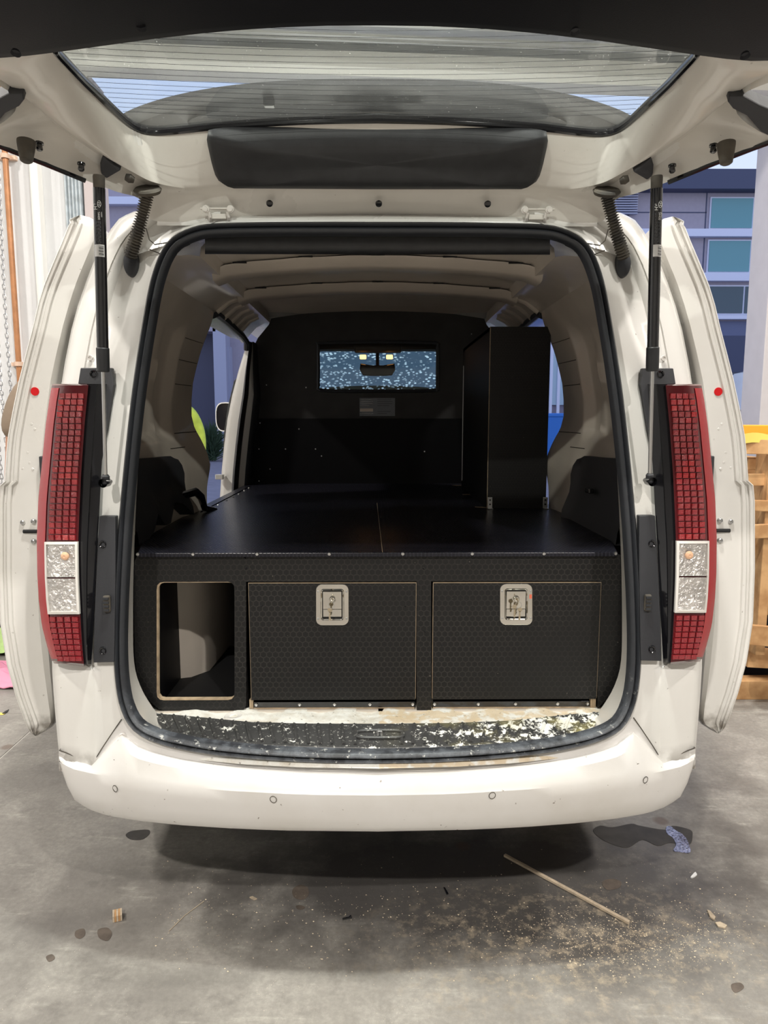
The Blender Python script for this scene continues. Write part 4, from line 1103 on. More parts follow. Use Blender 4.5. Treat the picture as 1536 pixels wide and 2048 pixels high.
# ---------------- cab seen through the bulkhead window
def windscreen():
    m = bpy.data.materials.new('wet_windscreen'); m.use_nodes = True; g = NT(m); t = m.node_tree; t.nodes.clear()
    out = g.n('ShaderNodeOutputMaterial'); tr = g.n('ShaderNodeBsdfTransparent'); tl = g.n('ShaderNodeBsdfTranslucent'); gl = g.n('ShaderNodeBsdfRefraction')
    tr.inputs[0].default_value = (.36, .60, .58, 1); tl.inputs[0].default_value = (.80, 1, .95, 1)
    geo = g.n('ShaderNodeNewGeometry'); v = g.n('ShaderNodeTexVoronoi'); v.inputs['Scale'].default_value = 34; t.links.new(geo.outputs['Position'], v.inputs['Vector'])
    big = g.ramp(g.noise(geo.outputs['Position'], 9, 3), .38, .60)
    f = g.math('MULTIPLY', g.ramp(v.outputs['Distance'], .28, .44, (1, 1, 1), (0, 0, 0)), big)
    mx = g.n('ShaderNodeMixShader'); t.links.new(f, mx.inputs[0]); t.links.new(tr.outputs[0], mx.inputs[1]); t.links.new(tl.outputs[0], mx.inputs[2]); t.links.new(mx.outputs[0], out.inputs[0])
    return m
ws = MB().grid([[Vector((x, Y, z)) for x in (-.80, -.5, -.2, .2, .5, .80)] for Y, z in ((5.28, 1.97), (5.5, 1.86), (5.9, 1.60), (6.25, 1.34))])
ws.build('windscreen', windscreen(), van)
MB().box((-.78, 5.15, 1.93), (.78, 5.30, 2.0)).build('headliner_edge', M['bulk'], van, smooth=False)
MB().box((-.80, 5.7, .9), (.80, 6.3, 1.30)).build('dashboard', M['trim'], van, smooth=False, bevel=.03)
MB().box((-.80, 4.14, .60), (.80, 6.3, .64)).build('cab_floor', M['trim'], van, smooth=False)
for x in (-.42, .42):
    st_o = MB().box((x - .25, 4.55, .66), (x + .25, 5.05, 1.02)).build('seat_cushion', M['trim'], van, smooth=False, bevel=.05)
    MB().box((x - .24, 4.40, 1.02), (x + .24, 4.55, 1.52)).build('seat_back', M['trim'], st_o, smooth=False, bevel=.05)
oc = MB().box((-.16, 4.9, P(726, 704, Y=4.9).z), (.16, 5.0, P(726, 700, Y=4.9).z + .06)).build('overhead_console', M['black'], van, smooth=False, bevel=.01)
for x in (726, 779):
    a = P(x, 714, Y=4.9); MB().box((a.x - .022, 4.885, a.z - .014), (a.x + .022, 4.915, a.z + .014)).build('reading_light', M['domeglow'], oc, smooth=False, bevel=.006)
mc = P(755, 740, Y=4.95)
MB().prism([mc + Vector((x, 0, z)) for x, z in ((-.118, .045), (-.04, .032), (.04, .032), (.118, .045), (.122, .0), (.10, -.036), (.04, -.040), (-.04, -.040), (-.10, -.036), (-.122, 0))], (0, .03, 0)).build('inside_mirror', M['gloss'], van, smooth=False, bevel=.006)
MB().tube([mc + Vector((0, .03, .03)), mc + Vector((0, .12, .14))], .012, 8).build('mirror_stem', M['black'], van)

# ---------------- cargo floor, sill plate
def sillpaint():
    m = mat('scuffed_white_floor', (.8, .78, .72), .35); g = NT(m); b = m.node_tree.nodes['Principled BSDF']
    pos = g.n('ShaderNodeNewGeometry').outputs['Position']; q = g.sep(pos)
    c = g.mix(g.math('MULTIPLY', g.ramp(g.noise(pos, 14, 8, .7), .45, .65), .6), (.80, .79, .74), (.50, .42, .30))
    tape = g.math('MULTIPLY', g.ramp(q[0], -.12, 0.0), g.ramp(g.noise(pos, 30, 4), .40, .5))
    c = g.mix(g.math('MULTIPLY', tape, .7), c, (.62, .47, .28))
    c = g.mix(g.math('MULTIPLY', g.ramp(g.noise(pos, 90, 3), .66, .7), .6), c, (.08, .06, .04))
    m.node_tree.links.new(c, b.inputs['Base Color'])
    bp = g.n('ShaderNodeBump'); bp.inputs['Strength'].default_value = .6; bp.inputs['Distance'].default_value = .01
    m.node_tree.links.new(g.noise(pos, 18, 5), bp.inputs['Height']); m.node_tree.links.new(bp.outputs[0], b.inputs['Normal'])
    return m
def wornplate():
    m = mat('worn_sill_plastic', (.03, .03, .03), .4); g = NT(m); b = m.node_tree.nodes['Principled BSDF']
    pos = g.n('ShaderNodeNewGeometry').outputs['Position']; q = g.sep(pos)
    side_ = g.ramp(q[0], -.6, .5)
    n = g.noise(pos, 26, 8, .72); sm = g.noise(pos, 110, 4, .7)
    k = g.math('ADD', n, g.math('MULTIPLY', side_, .11))
    c = g.mix(g.ramp(k, .605, .62), (.045, .045, .045), (.85, .84, .78))
    c = g.mix(g.math('MULTIPLY', g.ramp(sm, .60, .66), .6), c, (.55, .55, .50))
    c = g.mix(g.math('MULTIPLY', g.math('MULTIPLY', g.ramp(g.noise(pos, 9, 4), .5, .65), side_), .5), c, (.45, .40, .16))
    m.node_tree.links.new(c, b.inputs['Base Color'])
    return m
FZ = 0.607
cf = MB(); cf.box((-.76, 1.95, .57), (.76, 4.10, FZ)).build('cargo_floor', M['primer'], van, smooth=False)
SB = [(0, 1503), (150, 1500), (260, 1494), (340, 1486), (400, 1474), (428, 1462)]   # rear edge of the plate
SF = [(0, 1451), (150, 1450), (260, 1446), (340, 1438), (400, 1432), (452, 1428)]   # front edge of the plate
def fz(h, y): 
    d = pix(h, y, 1.0) - Vector((0, 0, CAM_H)); t = (FZ - CAM_H) / d.z
    return Vector((0, 0, CAM_H)) + d * t
rows = []
for i in range(-22, 23):
    k = abs(i) / 22; s = -1 if i < 0 else 1
    a, b = fz(interp(SB, 428 * k) and 440 * k, interp(SB, 428 * k)), fz(455 * k, interp(SF, 452 * k))
    a.x *= s; b.x *= s
    u = b + Vector((0, 0, 0))
    back = Vector((b.x * 1.02, 2.02, FZ))
    rows.append([a + Vector((0, -.03, -.03)), a + Vector((0, 0, 0)), a.lerp(b, .5) + Vector((0, 0, .001)), b + Vector((0, 0, .001)), b.lerp(back, .3) + Vector((0, 0, .006 * math.sin(i * 1.3))), back])
MB().grid(rows).build('sill', sillpaint(), van, angle=60)
sp_rows = []
for i in range(-44, 45):
    k = abs(i) / 44; s = -1 if i < 0 else 1
    a, b = fz(432 * k, interp(SB, 428 * k) - 3), fz(452 * k, interp(SF, 452 * k) + 1)
    a.x *= s; b.x *= s
    sp_rows.append([a + Vector((0, 0, .001)), a + Vector((0, .003, .005)), a.lerp(b, .5) + Vector((0, 0, .007)), b + Vector((0, -.003, .008)), b + Vector((0, 0, .001))])
wp_ = wornplate()
sp = MB().grid(sp_rows).build('sill_plate', wp_, van, angle=50)
for i in range(-18, 19):
    if abs(i) < 2: continue
    k = abs(i) / 18.6; s = -1 if i < 0 else 1
    a, b = fz(430 * k, interp(SB, 428 * k) - 8), fz(447 * k, interp(SF, 452 * k) + 4)
    a.x *= s; b.x *= s
    MB().tube([a + Vector((0, 0, .0065)), a.lerp(b, .5) + Vector((0, 0, .0085)), b + Vector((0, 0, .0090))], .0044, 6).build('sill_rib', wp_, sp)
# latch striker recess
a, b = fz(-42, 1495), fz(45, 1458)
c = (a + b) / 2; c.z = FZ + .010
pth = [c + Vector((.062 * math.copysign(abs(math.cos(q)) ** .5, math.cos(q)), .022 * math.copysign(abs(math.sin(q)) ** .5, math.sin(q)), 0)) for q in [2 * math.pi * i / 28 for i in range(28)]]
MB().tube(pth, .005, 6, closed=True).build('striker_rim', wp_, sp)
MB().tube([c + Vector((-.006, -.012, -.001)), c + Vector((-.004, -.010, .014)), c + Vector((.004, -.010, .014)), c + Vector((.006, -.012, -.001))], .004, 8).build('striker', M['steel'], sp)
q = fz(-289, 1433); MB().lathe([(-.002, .028), (.006, .024), (.004, .012), (-.002, .010)], q, (0, 0, 1), 20).build('tie_down_ring', M['lensframe'], van)

# ================================================================== STORAGE UNIT (drawers and deck)
UY = 1.955
unit = thing('drawer_unit', 'black hexagon-patterned plywood drawer unit filling the load bay', 'drawer unit', (0, UY, FZ))
def U(x, y, d=0.0): p = pix(x - 757, y, UY); return Vector((p.x, UY + d, p.z))
DZ = U(757, 1108).z
# facia: left part round the cubby hole, top strip, posts, right end
def rr(x0, x1, y0, y1, r, n=8):
    c = []
    for cx, cy, a0 in ((x1 - r, y0 + r, -90), (x1 - r, y1 - r, 0), (x0 + r, y1 - r, 90), (x0 + r, y0 + r, 180)):
        for k in range(n + 1):
            a = math.radians(a0 + 90 * k / n); c.append((cx + r * math.cos(a), cy + r * math.sin(a)))
    return c
def ang_match(O, I, c, n=120):
    def f(L):
        L = [Vector((p[0], 0, -p[1])) for p in L]; L = even(L, 400, closed=True)
        r = byangle(L, n, (c[0], -c[1])); return [(p.x, -p.z) for p in r]
    return f(O), f(I)
outer = [(271, 1111), (493, 1111), (493, 1419), (322, 1419), (305, 1405), (288, 1382), (276, 1350), (271, 1310), (270, 1200)]
O, I = ang_match(outer, rr(315, 470, 1163, 1399, 12), (393, 1281))
fa = MB().plate([U(*p) for p in O], [U(*p) for p in I], (0, .015, 0), 0, 1)
O2 = [U(*p, d=.0) for p in I]
fac = fa.build('facia', [M['hex'], M['ply']], unit, smooth=False)
O, I = ang_match(rr(315, 470, 1163, 1399, 12), rr(318.5, 471.5, 1164.5, 1396, 11), (393, 1281))
MB().plate([U(*p, d=.001) for p in O], [U(*p, d=.001) for p in I], (0, .012, 0)).build('cubby_edge', M['ply'], fac, smooth=False)
def upl(name, poly, d=0.0, th=.015, m='hex', par=None):
    return MB().prism([U(*p, d=d) for p in poly], (0, th, 0)).build(name, M[m], par or unit, smooth=False)
upl('facia', [(493, 1111), (1243, 1111), (1243, 1163), (493, 1163)])
upl('facia', [(834, 1163), (863, 1163), (863, 1421), (834, 1421)])
upl('facia', [(1197, 1163), (1243, 1163), (1247, 1330), (1238, 1362), (1215, 1400), (1197, 1418)], d=.001)
upl('facia', [(1243, 1111), (1248, 1180), (1250, 1290), (1247, 1330), (1243, 1163)], d=.001)
# cubby interior
MB().box((U(300, 1160).x, UY + .016, FZ + .002), (U(300, 1160).x + .012, UY + .55, DZ - .02)).build('cubby_side', M['plyblk'], unit, smooth=False)
MB().box((U(480, 1160).x, UY + .016, FZ + .002), (U(480, 1160).x + .012, UY + 1.9, DZ - .02)).build('cubby_side', M['plyblk'], unit, smooth=False)
MB().box((U(300, 1160).x, UY + .016, FZ + .002), (U(484, 1160).x, UY + .55, FZ + .012)).build('cubby_floor', M['void'], unit, smooth=False)
xx = U(400, 1300).x
wa = MB()
wa.grid([[Vector((-.72, UY + .20, z)), Vector((-.60, UY + .24, z)), Vector((-.555, UY + .30, z)), Vector((-.54, UY + .60, z)), Vector((-.56, UY + 1.0, z))] for z in (FZ + .01, .7, .82, .835, .95, 1.0, 1.05)])
wa.build('wheel_arch', M['primer'], van, angle=40)
# deck board
dk = [(-.668, UY - .012), (.668, UY - .012), (.705, 2.10), (.732, 2.30), (.745, 2.9), (.745, 4.08), (-.752, 4.08), (-.752, 2.96), (-.735, 2.3), (-.705, 2.10)]
dk1 = [p for p in dk]
seamx = -.005
deck = MB().prism([Vector((x, Y, DZ - .006)) for x, Y in dk], (0, 0, .012)).build('deck_board', M['hexdeck'], unit, smooth=False, bevel=.002)
a, b = fz(0, 1100), None
def dz(x, y, off=.0065):
    d = ray(x, y); t = (DZ + off - CAM_H) / d.z; return Vector((0, 0, CAM_H)) + d * t
s0, s1 = dz(765, 1104), dz(754, 1006)
MB().tube([s0, s1], .0010, 4).build('deck_seam', M['ply'], deck)
for x in (281, 390, 517, 660, 806, 944, 1087, 1230):
    p = U(x, 1108, d=-.013); p.z = DZ + .003
    MB().lathe([(.002, .0048), (-.003, .0042), (-.0035, .0015), (-.001, 0)], p, (0, 1, 0.2), 10).build('screw', M['steel'], deck)
for x, y in ((402, 1022), (414, 1017), (432, 1010), (450, 1001), (463, 994), (475, 988), (486, 981), (495, 976)):
    p = dz(x + 3, y); MB().lathe([(0, .006), (.003, .005), (.003, 0)], p, (0, 0, 1), 8).build('screw', M['steel'], deck)
MB().tube([dz(402, 1024), dz(500, 973)], .003, 4).build('deck_edge_trim', M['gloss'], deck)
# scribbled cut lines at the back corner of the deck
for A_, B_ in (((905, 971), (944, 971)), ((944, 971), (944, 989)), ((925, 989), (958, 989)), ((950, 1014), (985, 1016))):
    MB().tube([dz(*A_), dz(*B_)], .0016, 4).build('scratch', M['ply'], deck)
# unit carcass
MB().box((-.655, UY + .03, FZ + .001), (-.640, 4.05, DZ - .008)).build('carcass_side', M['plyblk'], unit, smooth=False)
MB().box((.655, UY + .03, FZ + .08), (.670, 4.05, DZ - .008)).build('carcass_side', M['plyblk'], unit, smooth=False)
# drawers
def drawer(x0, x1, cx, red):
    yt, yb = 1165, 1399
    a, b = U(x0, yt), U(x1, yb)
    d = MB().box((a.x + .0045, UY - .001, b.z), (b.x - .003, UY + .014, a.z - .002)).build('drawer', M['hex'], unit, smooth=False)
    MB().box((a.x + .0033, UY + .0005, b.z + .002), (b.x - .0018, UY + .013, a.z - .0006)).build('drawer_edge', M['ply'], d, smooth=False)
    MB().box((a.x + .02, UY + .015, b.z + .02), (b.x - .02, 3.2, a.z - .03)).build('drawer_box', M['plyblk'], d, smooth=False)
    # runner strip with screws below the front
    ra, rb = U(x0 + 3, 1408), U(x1 - 3, 1418)
    MB().box((ra.x, UY + .012, rb.z), (rb.x, UY + .03, ra.z + .002)).build('runner_strip', M['gloss'], unit, smooth=False, bevel=.001)
    MB().box((ra.x, UY + .013, rb.z - .004), (rb.x, UY + .032, rb.z)).build('runner_base', M['ply'], unit, smooth=False)
    ex = (x0 + 4, x0 + 12) if x0 < 700 else (x1 - 12, x1 - 2)
    e0, e1 = U(ex[0], 1400), U(ex[1], 1418)
    for k in range(3):
        MB().box((lerp(e0.x, e1.x, k / 3), UY + .004, e1.z), (lerp(e0.x, e1.x, (k + .8) / 3), UY + .02, e0.z)).build('ply_layer', M['ply'], unit, smooth=False)
    xs_ = (512, 599, 669, 740, 826) if x0 < 700 else (870, 958, 1033, 1118, 1178)
    for x in xs_:
        MB().lathe([(.002, .0048), (-.003, .0044), (-.002, .002), (.0, 0)], U(x, 1411.5, d=.011), (0, 1, 0), 12).build('screw', M['steel'], unit)
    # recessed paddle latch
    T = lambda x, y, dd: U(x, y, d=dd)
    x0_, x1_, y0_, y1_ = cx - 32.5, cx + 32.5, 1167.5, 1250
    O = rr(x0_, x1_, y0_, y1_, 12, 8); I = rr(x0_ + 10, x1_ - 10, y0_ + 10, y1_ - 11, 5, 8)
    L = MB().plate([T(*p, -.0045) for p in O], [T(*p, -.0045) for p in I], (0, .004, 0)).build('latch_plate', M['chrome'], d, smooth=False, bevel=.0012)
    I2 = rr(x0_ + 12, x1_ - 12, y0_ + 12, y1_ - 13, 4, 8)
    MB().grid([[T(*p, -.005) for p in I], [T(*p, -.0035) for p in I2], [T(*p, .010) for p in I2]], closeu=True).add([T(*p, .010) for p in I2], [tuple(range(len(I2)))]).build('latch_pan', M['chrome'], d, smooth=False)
    pa, pb = T(x0_ + 13.5, y0_ + 15, 0), T(x1_ - 14, y1_ - 17, 0)
    pm = T(cx, 1218, 0)
    MB().prism([Vector((pa.x, UY - .004, pa.z)), Vector((pa.x, UY - .0030, pm.z)), Vector((pa.x, UY + .004, pm.z)), Vector((pa.x, UY + .004, pa.z))], (pb.x - pa.x, 0, 0)).build('latch_paddle', M['chrome'], d, smooth=False, bevel=.0008)
    MB().box((pa.x, UY - .005, pb.z), (pb.x, UY + .001, pm.z + .001)).build('latch_cup', M['chrome'], d, smooth=False, bevel=.0015)
    for sx, sy in ((x0_ + 4, 1182), (x1_ - 4, 1182), (x0_ + 4, 1236), (x1_ - 4, 1236)):
        MB().lathe([(.001, .0034), (-.0022, .0028), (-.003, .001), (-.003, 0)], T(sx, sy, -.0045), (0, 1, 0), 12).build('rivet', M['steel'], d)
    lc = T(cx, 1197, -.005)
    MB().lathe([(.004, .0085), (-.004, .0085), (-.006, .0070), (-.0062, .003), (-.004, 0)], lc, (0, 1, 0), 20).build('lock_barrel', M['chrome'], d)
    if red:
        q = T(x1_ - 4, 1193, -.0046); MB().box((q.x - .003, q.y - .0006, q.z - .006), (q.x + .0035, q.y, q.z + .006)).build('red_mark', mat('red_mark', (.75, .16, .09), .6), d, smooth=False)
    return lc
def keyset(lc, spread, label):
    k = thing('key_set', label, 'keys', lc)
    ks = mat('key_nickel' , (.55, .48, .36), .25, 1.0)
    def key(o, ang):
        R = Matrix.Rotation(ang, 4, 'Y')
        mb = MB(); mb.lathe([(-.0006, 0), (-.0006, .0065), (.0006, .0065), (.0006, 0)], Vector((0, 0, 0)), (0, 1, 0), 14)
        mb.box((-.0022, -.0006, -.030), (.0022, .0006, -.005)); mb.box((.0022, -.0005, -.026), (.0034, .0005, -.022)); mb.box((.0022, -.0005, -.018), (.0032, .0005, -.014))
        mb.v = [o + R @ p for p in mb.v]; return mb
    kk = MB().box((lc.x - .0008, lc.y - .024, lc.z - .002), (lc.x + .0008, lc.y - .004, lc.z + .002)).lathe([(-.0007, 0), (-.0007, .007), (.0007, .007), (.0007, 0)], lc + Vector((0, -.024, 0)), (1, 0, 0), 14)
    kk.build('key_in_lock', ks, k, smooth=False)
    rc = lc + Vector((spread * .3, -.027, -.011))
    MB().tube([rc + Vector((.0085 * math.cos(q), .002 * math.sin(q), .0085 * math.sin(q))) for q in [2 * math.pi * i / 18 for i in range(18)]], .0006, 5, closed=True).build('key_ring', M['steel'], k)
    key(rc + Vector((spread, -.001, -.013)), 0.04).build('key', ks, k, smooth=False)
    if spread > 0: key(rc + Vector((-.011, -.001, -.005)), 0.0).build('key', ks, k, smooth=False)
l1 = drawer(495, 833, 665.5, False); l2 = drawer(864.5, 1196, 1033, True)
keyset(l1, -.004, 'small brass keys hanging from the left drawer’s lock')
keyset(l2, .004, 'pair of keys on a ring in the right drawer’s lock')
for x, y in ((524, 1211), (811, 1211), (808, 1280), (811, 1340), (884, 1290), (493, 1136), (848, 1136), (850, 1262)):
    MB().lathe([(0, .0032), (-.0008, .0028), (.0005, .001)], U(x, y, d=-.002), (0, 1, 0), 10).build('screw_hole', M['gloss'], unit)

# ---------------- upright cabinet on the deck
CY = 2.92
c0, c1 = pix(218, 1019, CY), pix(347, 653, CY)
cab = thing('tall_cabinet', 'tall black plywood cabinet standing on the deck at the right', 'cabinet', (c0.lerp(c1, .5).x, CY, DZ + .007))
cz0 = DZ + .007
MB().box((c0.x, CY, cz0), (c1.x, CY + .015, c1.z)).build('front_panel', M['hexcab'], cab, smooth=False)
MB().box((c0.x, CY + .016, cz0), (c0.x + .015, 3.83, c1.z)).build('side_panel', M['plyblk'], cab, smooth=False)
MB().box((c1.x - .015, CY + .016, cz0), (c1.x, 3.83, c1.z - .01)).build('side_panel', M['plyblk'], cab, smooth=False)
MB().box((c0.x, CY + .016, c1.z - .015), (c1.x, 3.83, c1.z)).build('top_panel', M['plyblk'], cab, smooth=False)
MB().box((c0.x, 3.815, cz0), (c1.x, 3.83, c1.z)).build('back_panel', M['plyblk'], cab, smooth=False)
MB().box((c0.x - .0012, CY - .001, cz0), (c0.x + .0012, CY + .001, c1.z)).build('panel_edge', M['ply'], cab, smooth=False)
MB().box((c0.x - .003, 3.80, cz0 + .04), (c0.x, 3.806, c1.z - .09)).build('panel_edge', M['steel'], cab, smooth=False)
for h, y in ((224, 1005), (335, 1005)):
    q = pix(h, y, CY); b = MB().box((q.x - .010, CY - .003, cz0), (q.x + .010, CY, q.z + .022)); b.box((q.x - .010, CY - .03, cz0 - .001), (q.x + .010, CY, cz0 + .003))
    o = b.build('angle_bracket', M['steel'], cab, smooth=False, bevel=.002)
    for k in (0, 1): MB().lathe([(0, .004), (-.003, .003), (-.003, 0)], Vector((q.x, CY - .003, q.z - .008 + .018 * k)), (0, 1, 0), 8).build('bracket_screw', M['gloss'], o)

# ================================================================== TAILGATE (part of the van)
GZ = 2.12
def gp(hx, y):
    d = pix(hx, y, 1.0) - Vector((0, 0, CAM_H)); t = (GZ - CAM_H) / d.z; return Vector((0, 0, CAM_H)) + d * t
SP = [  # aperture (hx,y) | ridge (hx,y,Y) | valley | outer edge
    ((0, 243), (0, 372, 1.885), (0, 405, 1.90), (0, 437, 1.935)),
    ((110, 245), (110, 372, 1.885), (110, 405, 1.90), (112, 438, 1.935)),
    ((220, 250), (215, 374, 1.885), (220, 406, 1.90), (222, 440, 1.935)),
    ((320, 257), (310, 376, 1.88), (315, 408, 1.90), (325, 442, 1.93)),
    ((400, 266), (370, 378, 1.87), (380, 410, 1.895), (437, 444, 1.93)),
    ((445, 269), (410, 374, 1.85), (425, 400, 1.88), (460, 428, 1.92)),
    ((476, 264), (452, 364, 1.82), (462, 388, 1.86), (477, 398, 1.86)),
    ((500, 250), (488, 346, 1.79), (498, 366, 1.82), (520, 385, 1.81)),
    ((530, 223), (533, 320, 1.75), (543, 338, 1.785), (585, 361, 1.76)),
    ((560, 194), (570, 295, 1.71), (585, 310, 1.745), (665, 328, 1.70)),
    ((585, 170), (606, 272, 1.67), (622, 284, 1.70), (757, 292, 1.64)),
    ((605, 149), (645, 243, 1.62), (660, 253, 1.645), (806, 274, 1.60)),
    ((622, 131), (685, 212, 1.575), (692, 218, 1.59), (770, 262, 1.57)),
    ((634, 118), (712, 190, 1.53), (716, 194, 1.54), (722, 225, 1.55)),
    ((642, 107), (745, 166, 1.49), (750, 169, 1.50), (733, 186, 1.51)),
    ((640, 100), (800, 132, 1.43), (808, 134, 1.44), (815, 150, 1.46)),
    ((600, 88), (780, 96, 1.40), (880, 96, 1.36), (900, 104, 1.40)),
    ((500, 72), (0.60, 1.23, 2.16), (0.68, 1.10, 2.16), (0.72, 0.85, 2.16)),
    ((350, 57), (0.40, 1.21, 2.17), (0.50, 1.00, 2.17), (0.58, 0.78, 2.17)),
    ((180, 48), (0.20, 1.20, 2.17), (0.28, 0.95, 2.17), (0.34, 0.76, 2.17)),
    ((0, 45), (0.0, 1.20, 2.17), (0.0, 0.94, 2.17), (0.0, 0.75, 2.17)),
]
n = len(SP)
tl = [cr([(gp(*a[0]) if k == 0 else (Vector(a[k]) if abs(a[k][0]) < 1 and a[k][1] < 2 else pix(*a[k]))) for a in SP], 4) for k in range(4)]
R = []
for k in range(len(tl[0])):
    a, r, v, o = (tl[q][k] for q in range(4))
    q_ = max(0, min(1, (66 - k) / 8))
    R.append([a + Vector((0, 0, .006)), a + Vector((0, 0, .002)), a.lerp(r, .18) + Vector((0, 0, -.010 * q_)), a.lerp(r, .55) + Vector((0, 0, -.012 * q_)), a.lerp(r, .88) + Vector((0, 0, -.006 * q_)), r, r.lerp(v, .5) + Vector((0, 0, .012)), v + Vector((0, 0, .020)), v.lerp(o, .5) + Vector((0, 0, .015)), v.lerp(o, .93) + Vector((0, 0, .002)), o])
half_ = MB().grid(R)
outr = MB().grid([[r[0] + Vector((0, 0, .004)), r[3] + Vector((0, 0, .030)), r[6] + Vector((0, 0, .034)), r[10] + Vector((0, 0, .035)), r[10]] for r in R])
# both halves in one panel
allr = [[Vector((-p.x, p.y, p.z)) for p in r] for r in R]
tg = MB().grid(R); tg.grid([list(reversed(r)) for r in allr])
tailgate = tg.build('tailgate', M['paint_in'], van, angle=45)
ot = MB(); ot.v = list(outr.v); ot.f = list(outr.f); ot.m = list(outr.m); ot.mirror()
ot.build('tailgate_skin', M['paint'], tailgate, angle=45)
M['tgtrim'] = mat('tailgate_trim_plastic', (0.0035, 0.0038, 0.006), 0.6, bump=0.08, bscale=500, spec=.2)
# glass
apt = [r[0] + Vector((0, 0, .010)) for r in R]
apl = apt + [Vector((-p.x, p.y, p.z)) for p in reversed(apt[1:-1])]
MB().add([Vector((p.x * 1.04, p.y, GZ + .007)) for p in apl], [tuple(range(len(apl)))]).build('tailgate_glass', M['glass'], tailgate, smooth=False)
bd = [p + Vector((0, 0, -.015)) for p in apt[: 4 * 14 + 1]]
MB().tube([Vector((-p.x, p.y, p.z)) for p in reversed(bd[1:])] + bd, .0055, 6, flat=1.0).build('glass_surround', M['gloss'], tailgate)
apc = Vector((0, 1.55, 0))
def ain(p, k, dz_):
    d_ = Vector((apc.x - p.x, apc.y - p.y, 0)); d_.normalize(); return p + d_ * k + Vector((0, 0, dz_))
gsr = MB().grid([[ain(p, -.001, -.016), ain(p, .004, -.014), ain(p, .005, -.010), ain(p, .005, -.003)] for p in apl], closev=True)
gsr.build('glass_surround', M['gloss'], tailgate)
ht = MB()
def apx(Y):
    best = 0
    for p, q in zip(apt, apt[1:]):
        if (p.y - Y) * (q.y - Y) <= 0 and abs(p.y - q.y) > 1e-6: best = max(best, lerp(p.x, q.x, (Y - p.y) / (q.y - p.y)))
    return best
for k in range(17):
    Y = lerp(1.36, 1.735, k / 16); xm = apx(Y + .01) - .012
    ht.tube([Vector((xm * u, Y + .035 * (1 - u * u) - .03, GZ + .0060)) for u in [-1 + 2 * i / 12 for i in range(13)]], .0004, 4)
o = ht.build('heater_lines', M['tgtrim'], tailgate); o['kind'] = 'stuff'
# padded trim near the hinges
PD = [(0, 249), (150, 252), (280, 258), (337, 266), (342, 270), (339, 290), (330, 330), (322, 355), (312, 366), (295, 371), (0, 372)]
def padY(y): return interp([(249, 1.76), (266, 1.765), (300, 1.80), (340, 1.845), (372, 1.868)], y)
for mbk in (0,):
    hp = [pix(h, y, padY(y)) for h, y in PD]
    lp = even(hp + [Vector((-p.x, p.y, p.z)) for p in reversed(hp[1:-1])], 120, closed=True)
    cc = sum(lp, Vector()) / 120
    nn = Vector((0, -.55, -.75)).normalized()
    m_ = MB().grid([[p - nn * .012 for p in lp], [p + nn * .004 for p in lp], [p.lerp(cc, .03) + nn * .016 for p in lp]], closeu=True)
    L_ = [p.lerp(cc, .03) + nn * .016 for p in lp]
    m_.grid([L_] + [[p.lerp(cc, k) + nn * (.030 - .014 * (1 - k) ** 2) for p in L_] for k in (.3, .6, .85, .999)], closeu=True)
    m_.build('hinge_pad', M['black'], tailgate, angle=60)
# dark trim at the free end
rows = []
DT = [(0, 51), (110, 52), (220, 57), (330, 66), (440, 79), (560, 96), (680, 113), (740, 119), (790, 119), (850, 112)]
for i in range(-17, 18):
    h = 850 * abs(i) / 17; s = -1 if i < 0 else 1; y = interp(DT, h)
    a = pix(s * h, y, 1.27 + .05 * (h / 850) ** 2)
    rows.append([a + Vector((0, .03, .05)), a, a + Vector((0, -.03, -.008)), a + Vector((0, -.12, -.022)), a + Vector((0, -.28, -.045)), a + Vector((0, -.45, -.02)), a + Vector((0, -.56, .05)), a + Vector((0, -.56, .12)), a + Vector((0, -.2, .13)), a + Vector((0, .03, .05))])
M['tgtrim'] = mat('tailgate_trim_plastic', (0.0035, 0.0038, 0.006), 0.6, bump=0.08, bscale=500, spec=.2)
dt = MB().grid(rows).build('lower_trim', M['tgtrim'], tailgate, angle=50)
for x, y in ((283, 52), (32, 103), (1490, 108), (885, 18), (1150, 60)):
    q = P(x, y, Y=1.22); 
    MB().lathe([(-.001, 0), (-.001, .006), (.004, .008)], q, (0, -.3, -1), 12).build('trim_plug', M['trim'], dt)
# side garnish wedges
WD = [(706, 190), (704, 203), (714, 216), (742, 230), (770, 262), (812, 284), (860, 262), (812, 226), (768, 208), (735, 190)]
for s in (-1, 1):
    MB().prism([pix(s * h, y, lerp(1.50, 1.585, (y - 190) / 95)) for h, y in WD], (0, .02, .035)).build('side_garnish', M['trim'], tailgate, smooth=False, bevel=.003)
    MB().tube([p + Vector((0, .006, .0)) for p in [pix(s * a[3][0], a[3][1], a[3][2]) for a in SP[8:12]]], .006, 6).build('edge_rubber', M['gloss'], tailgate)
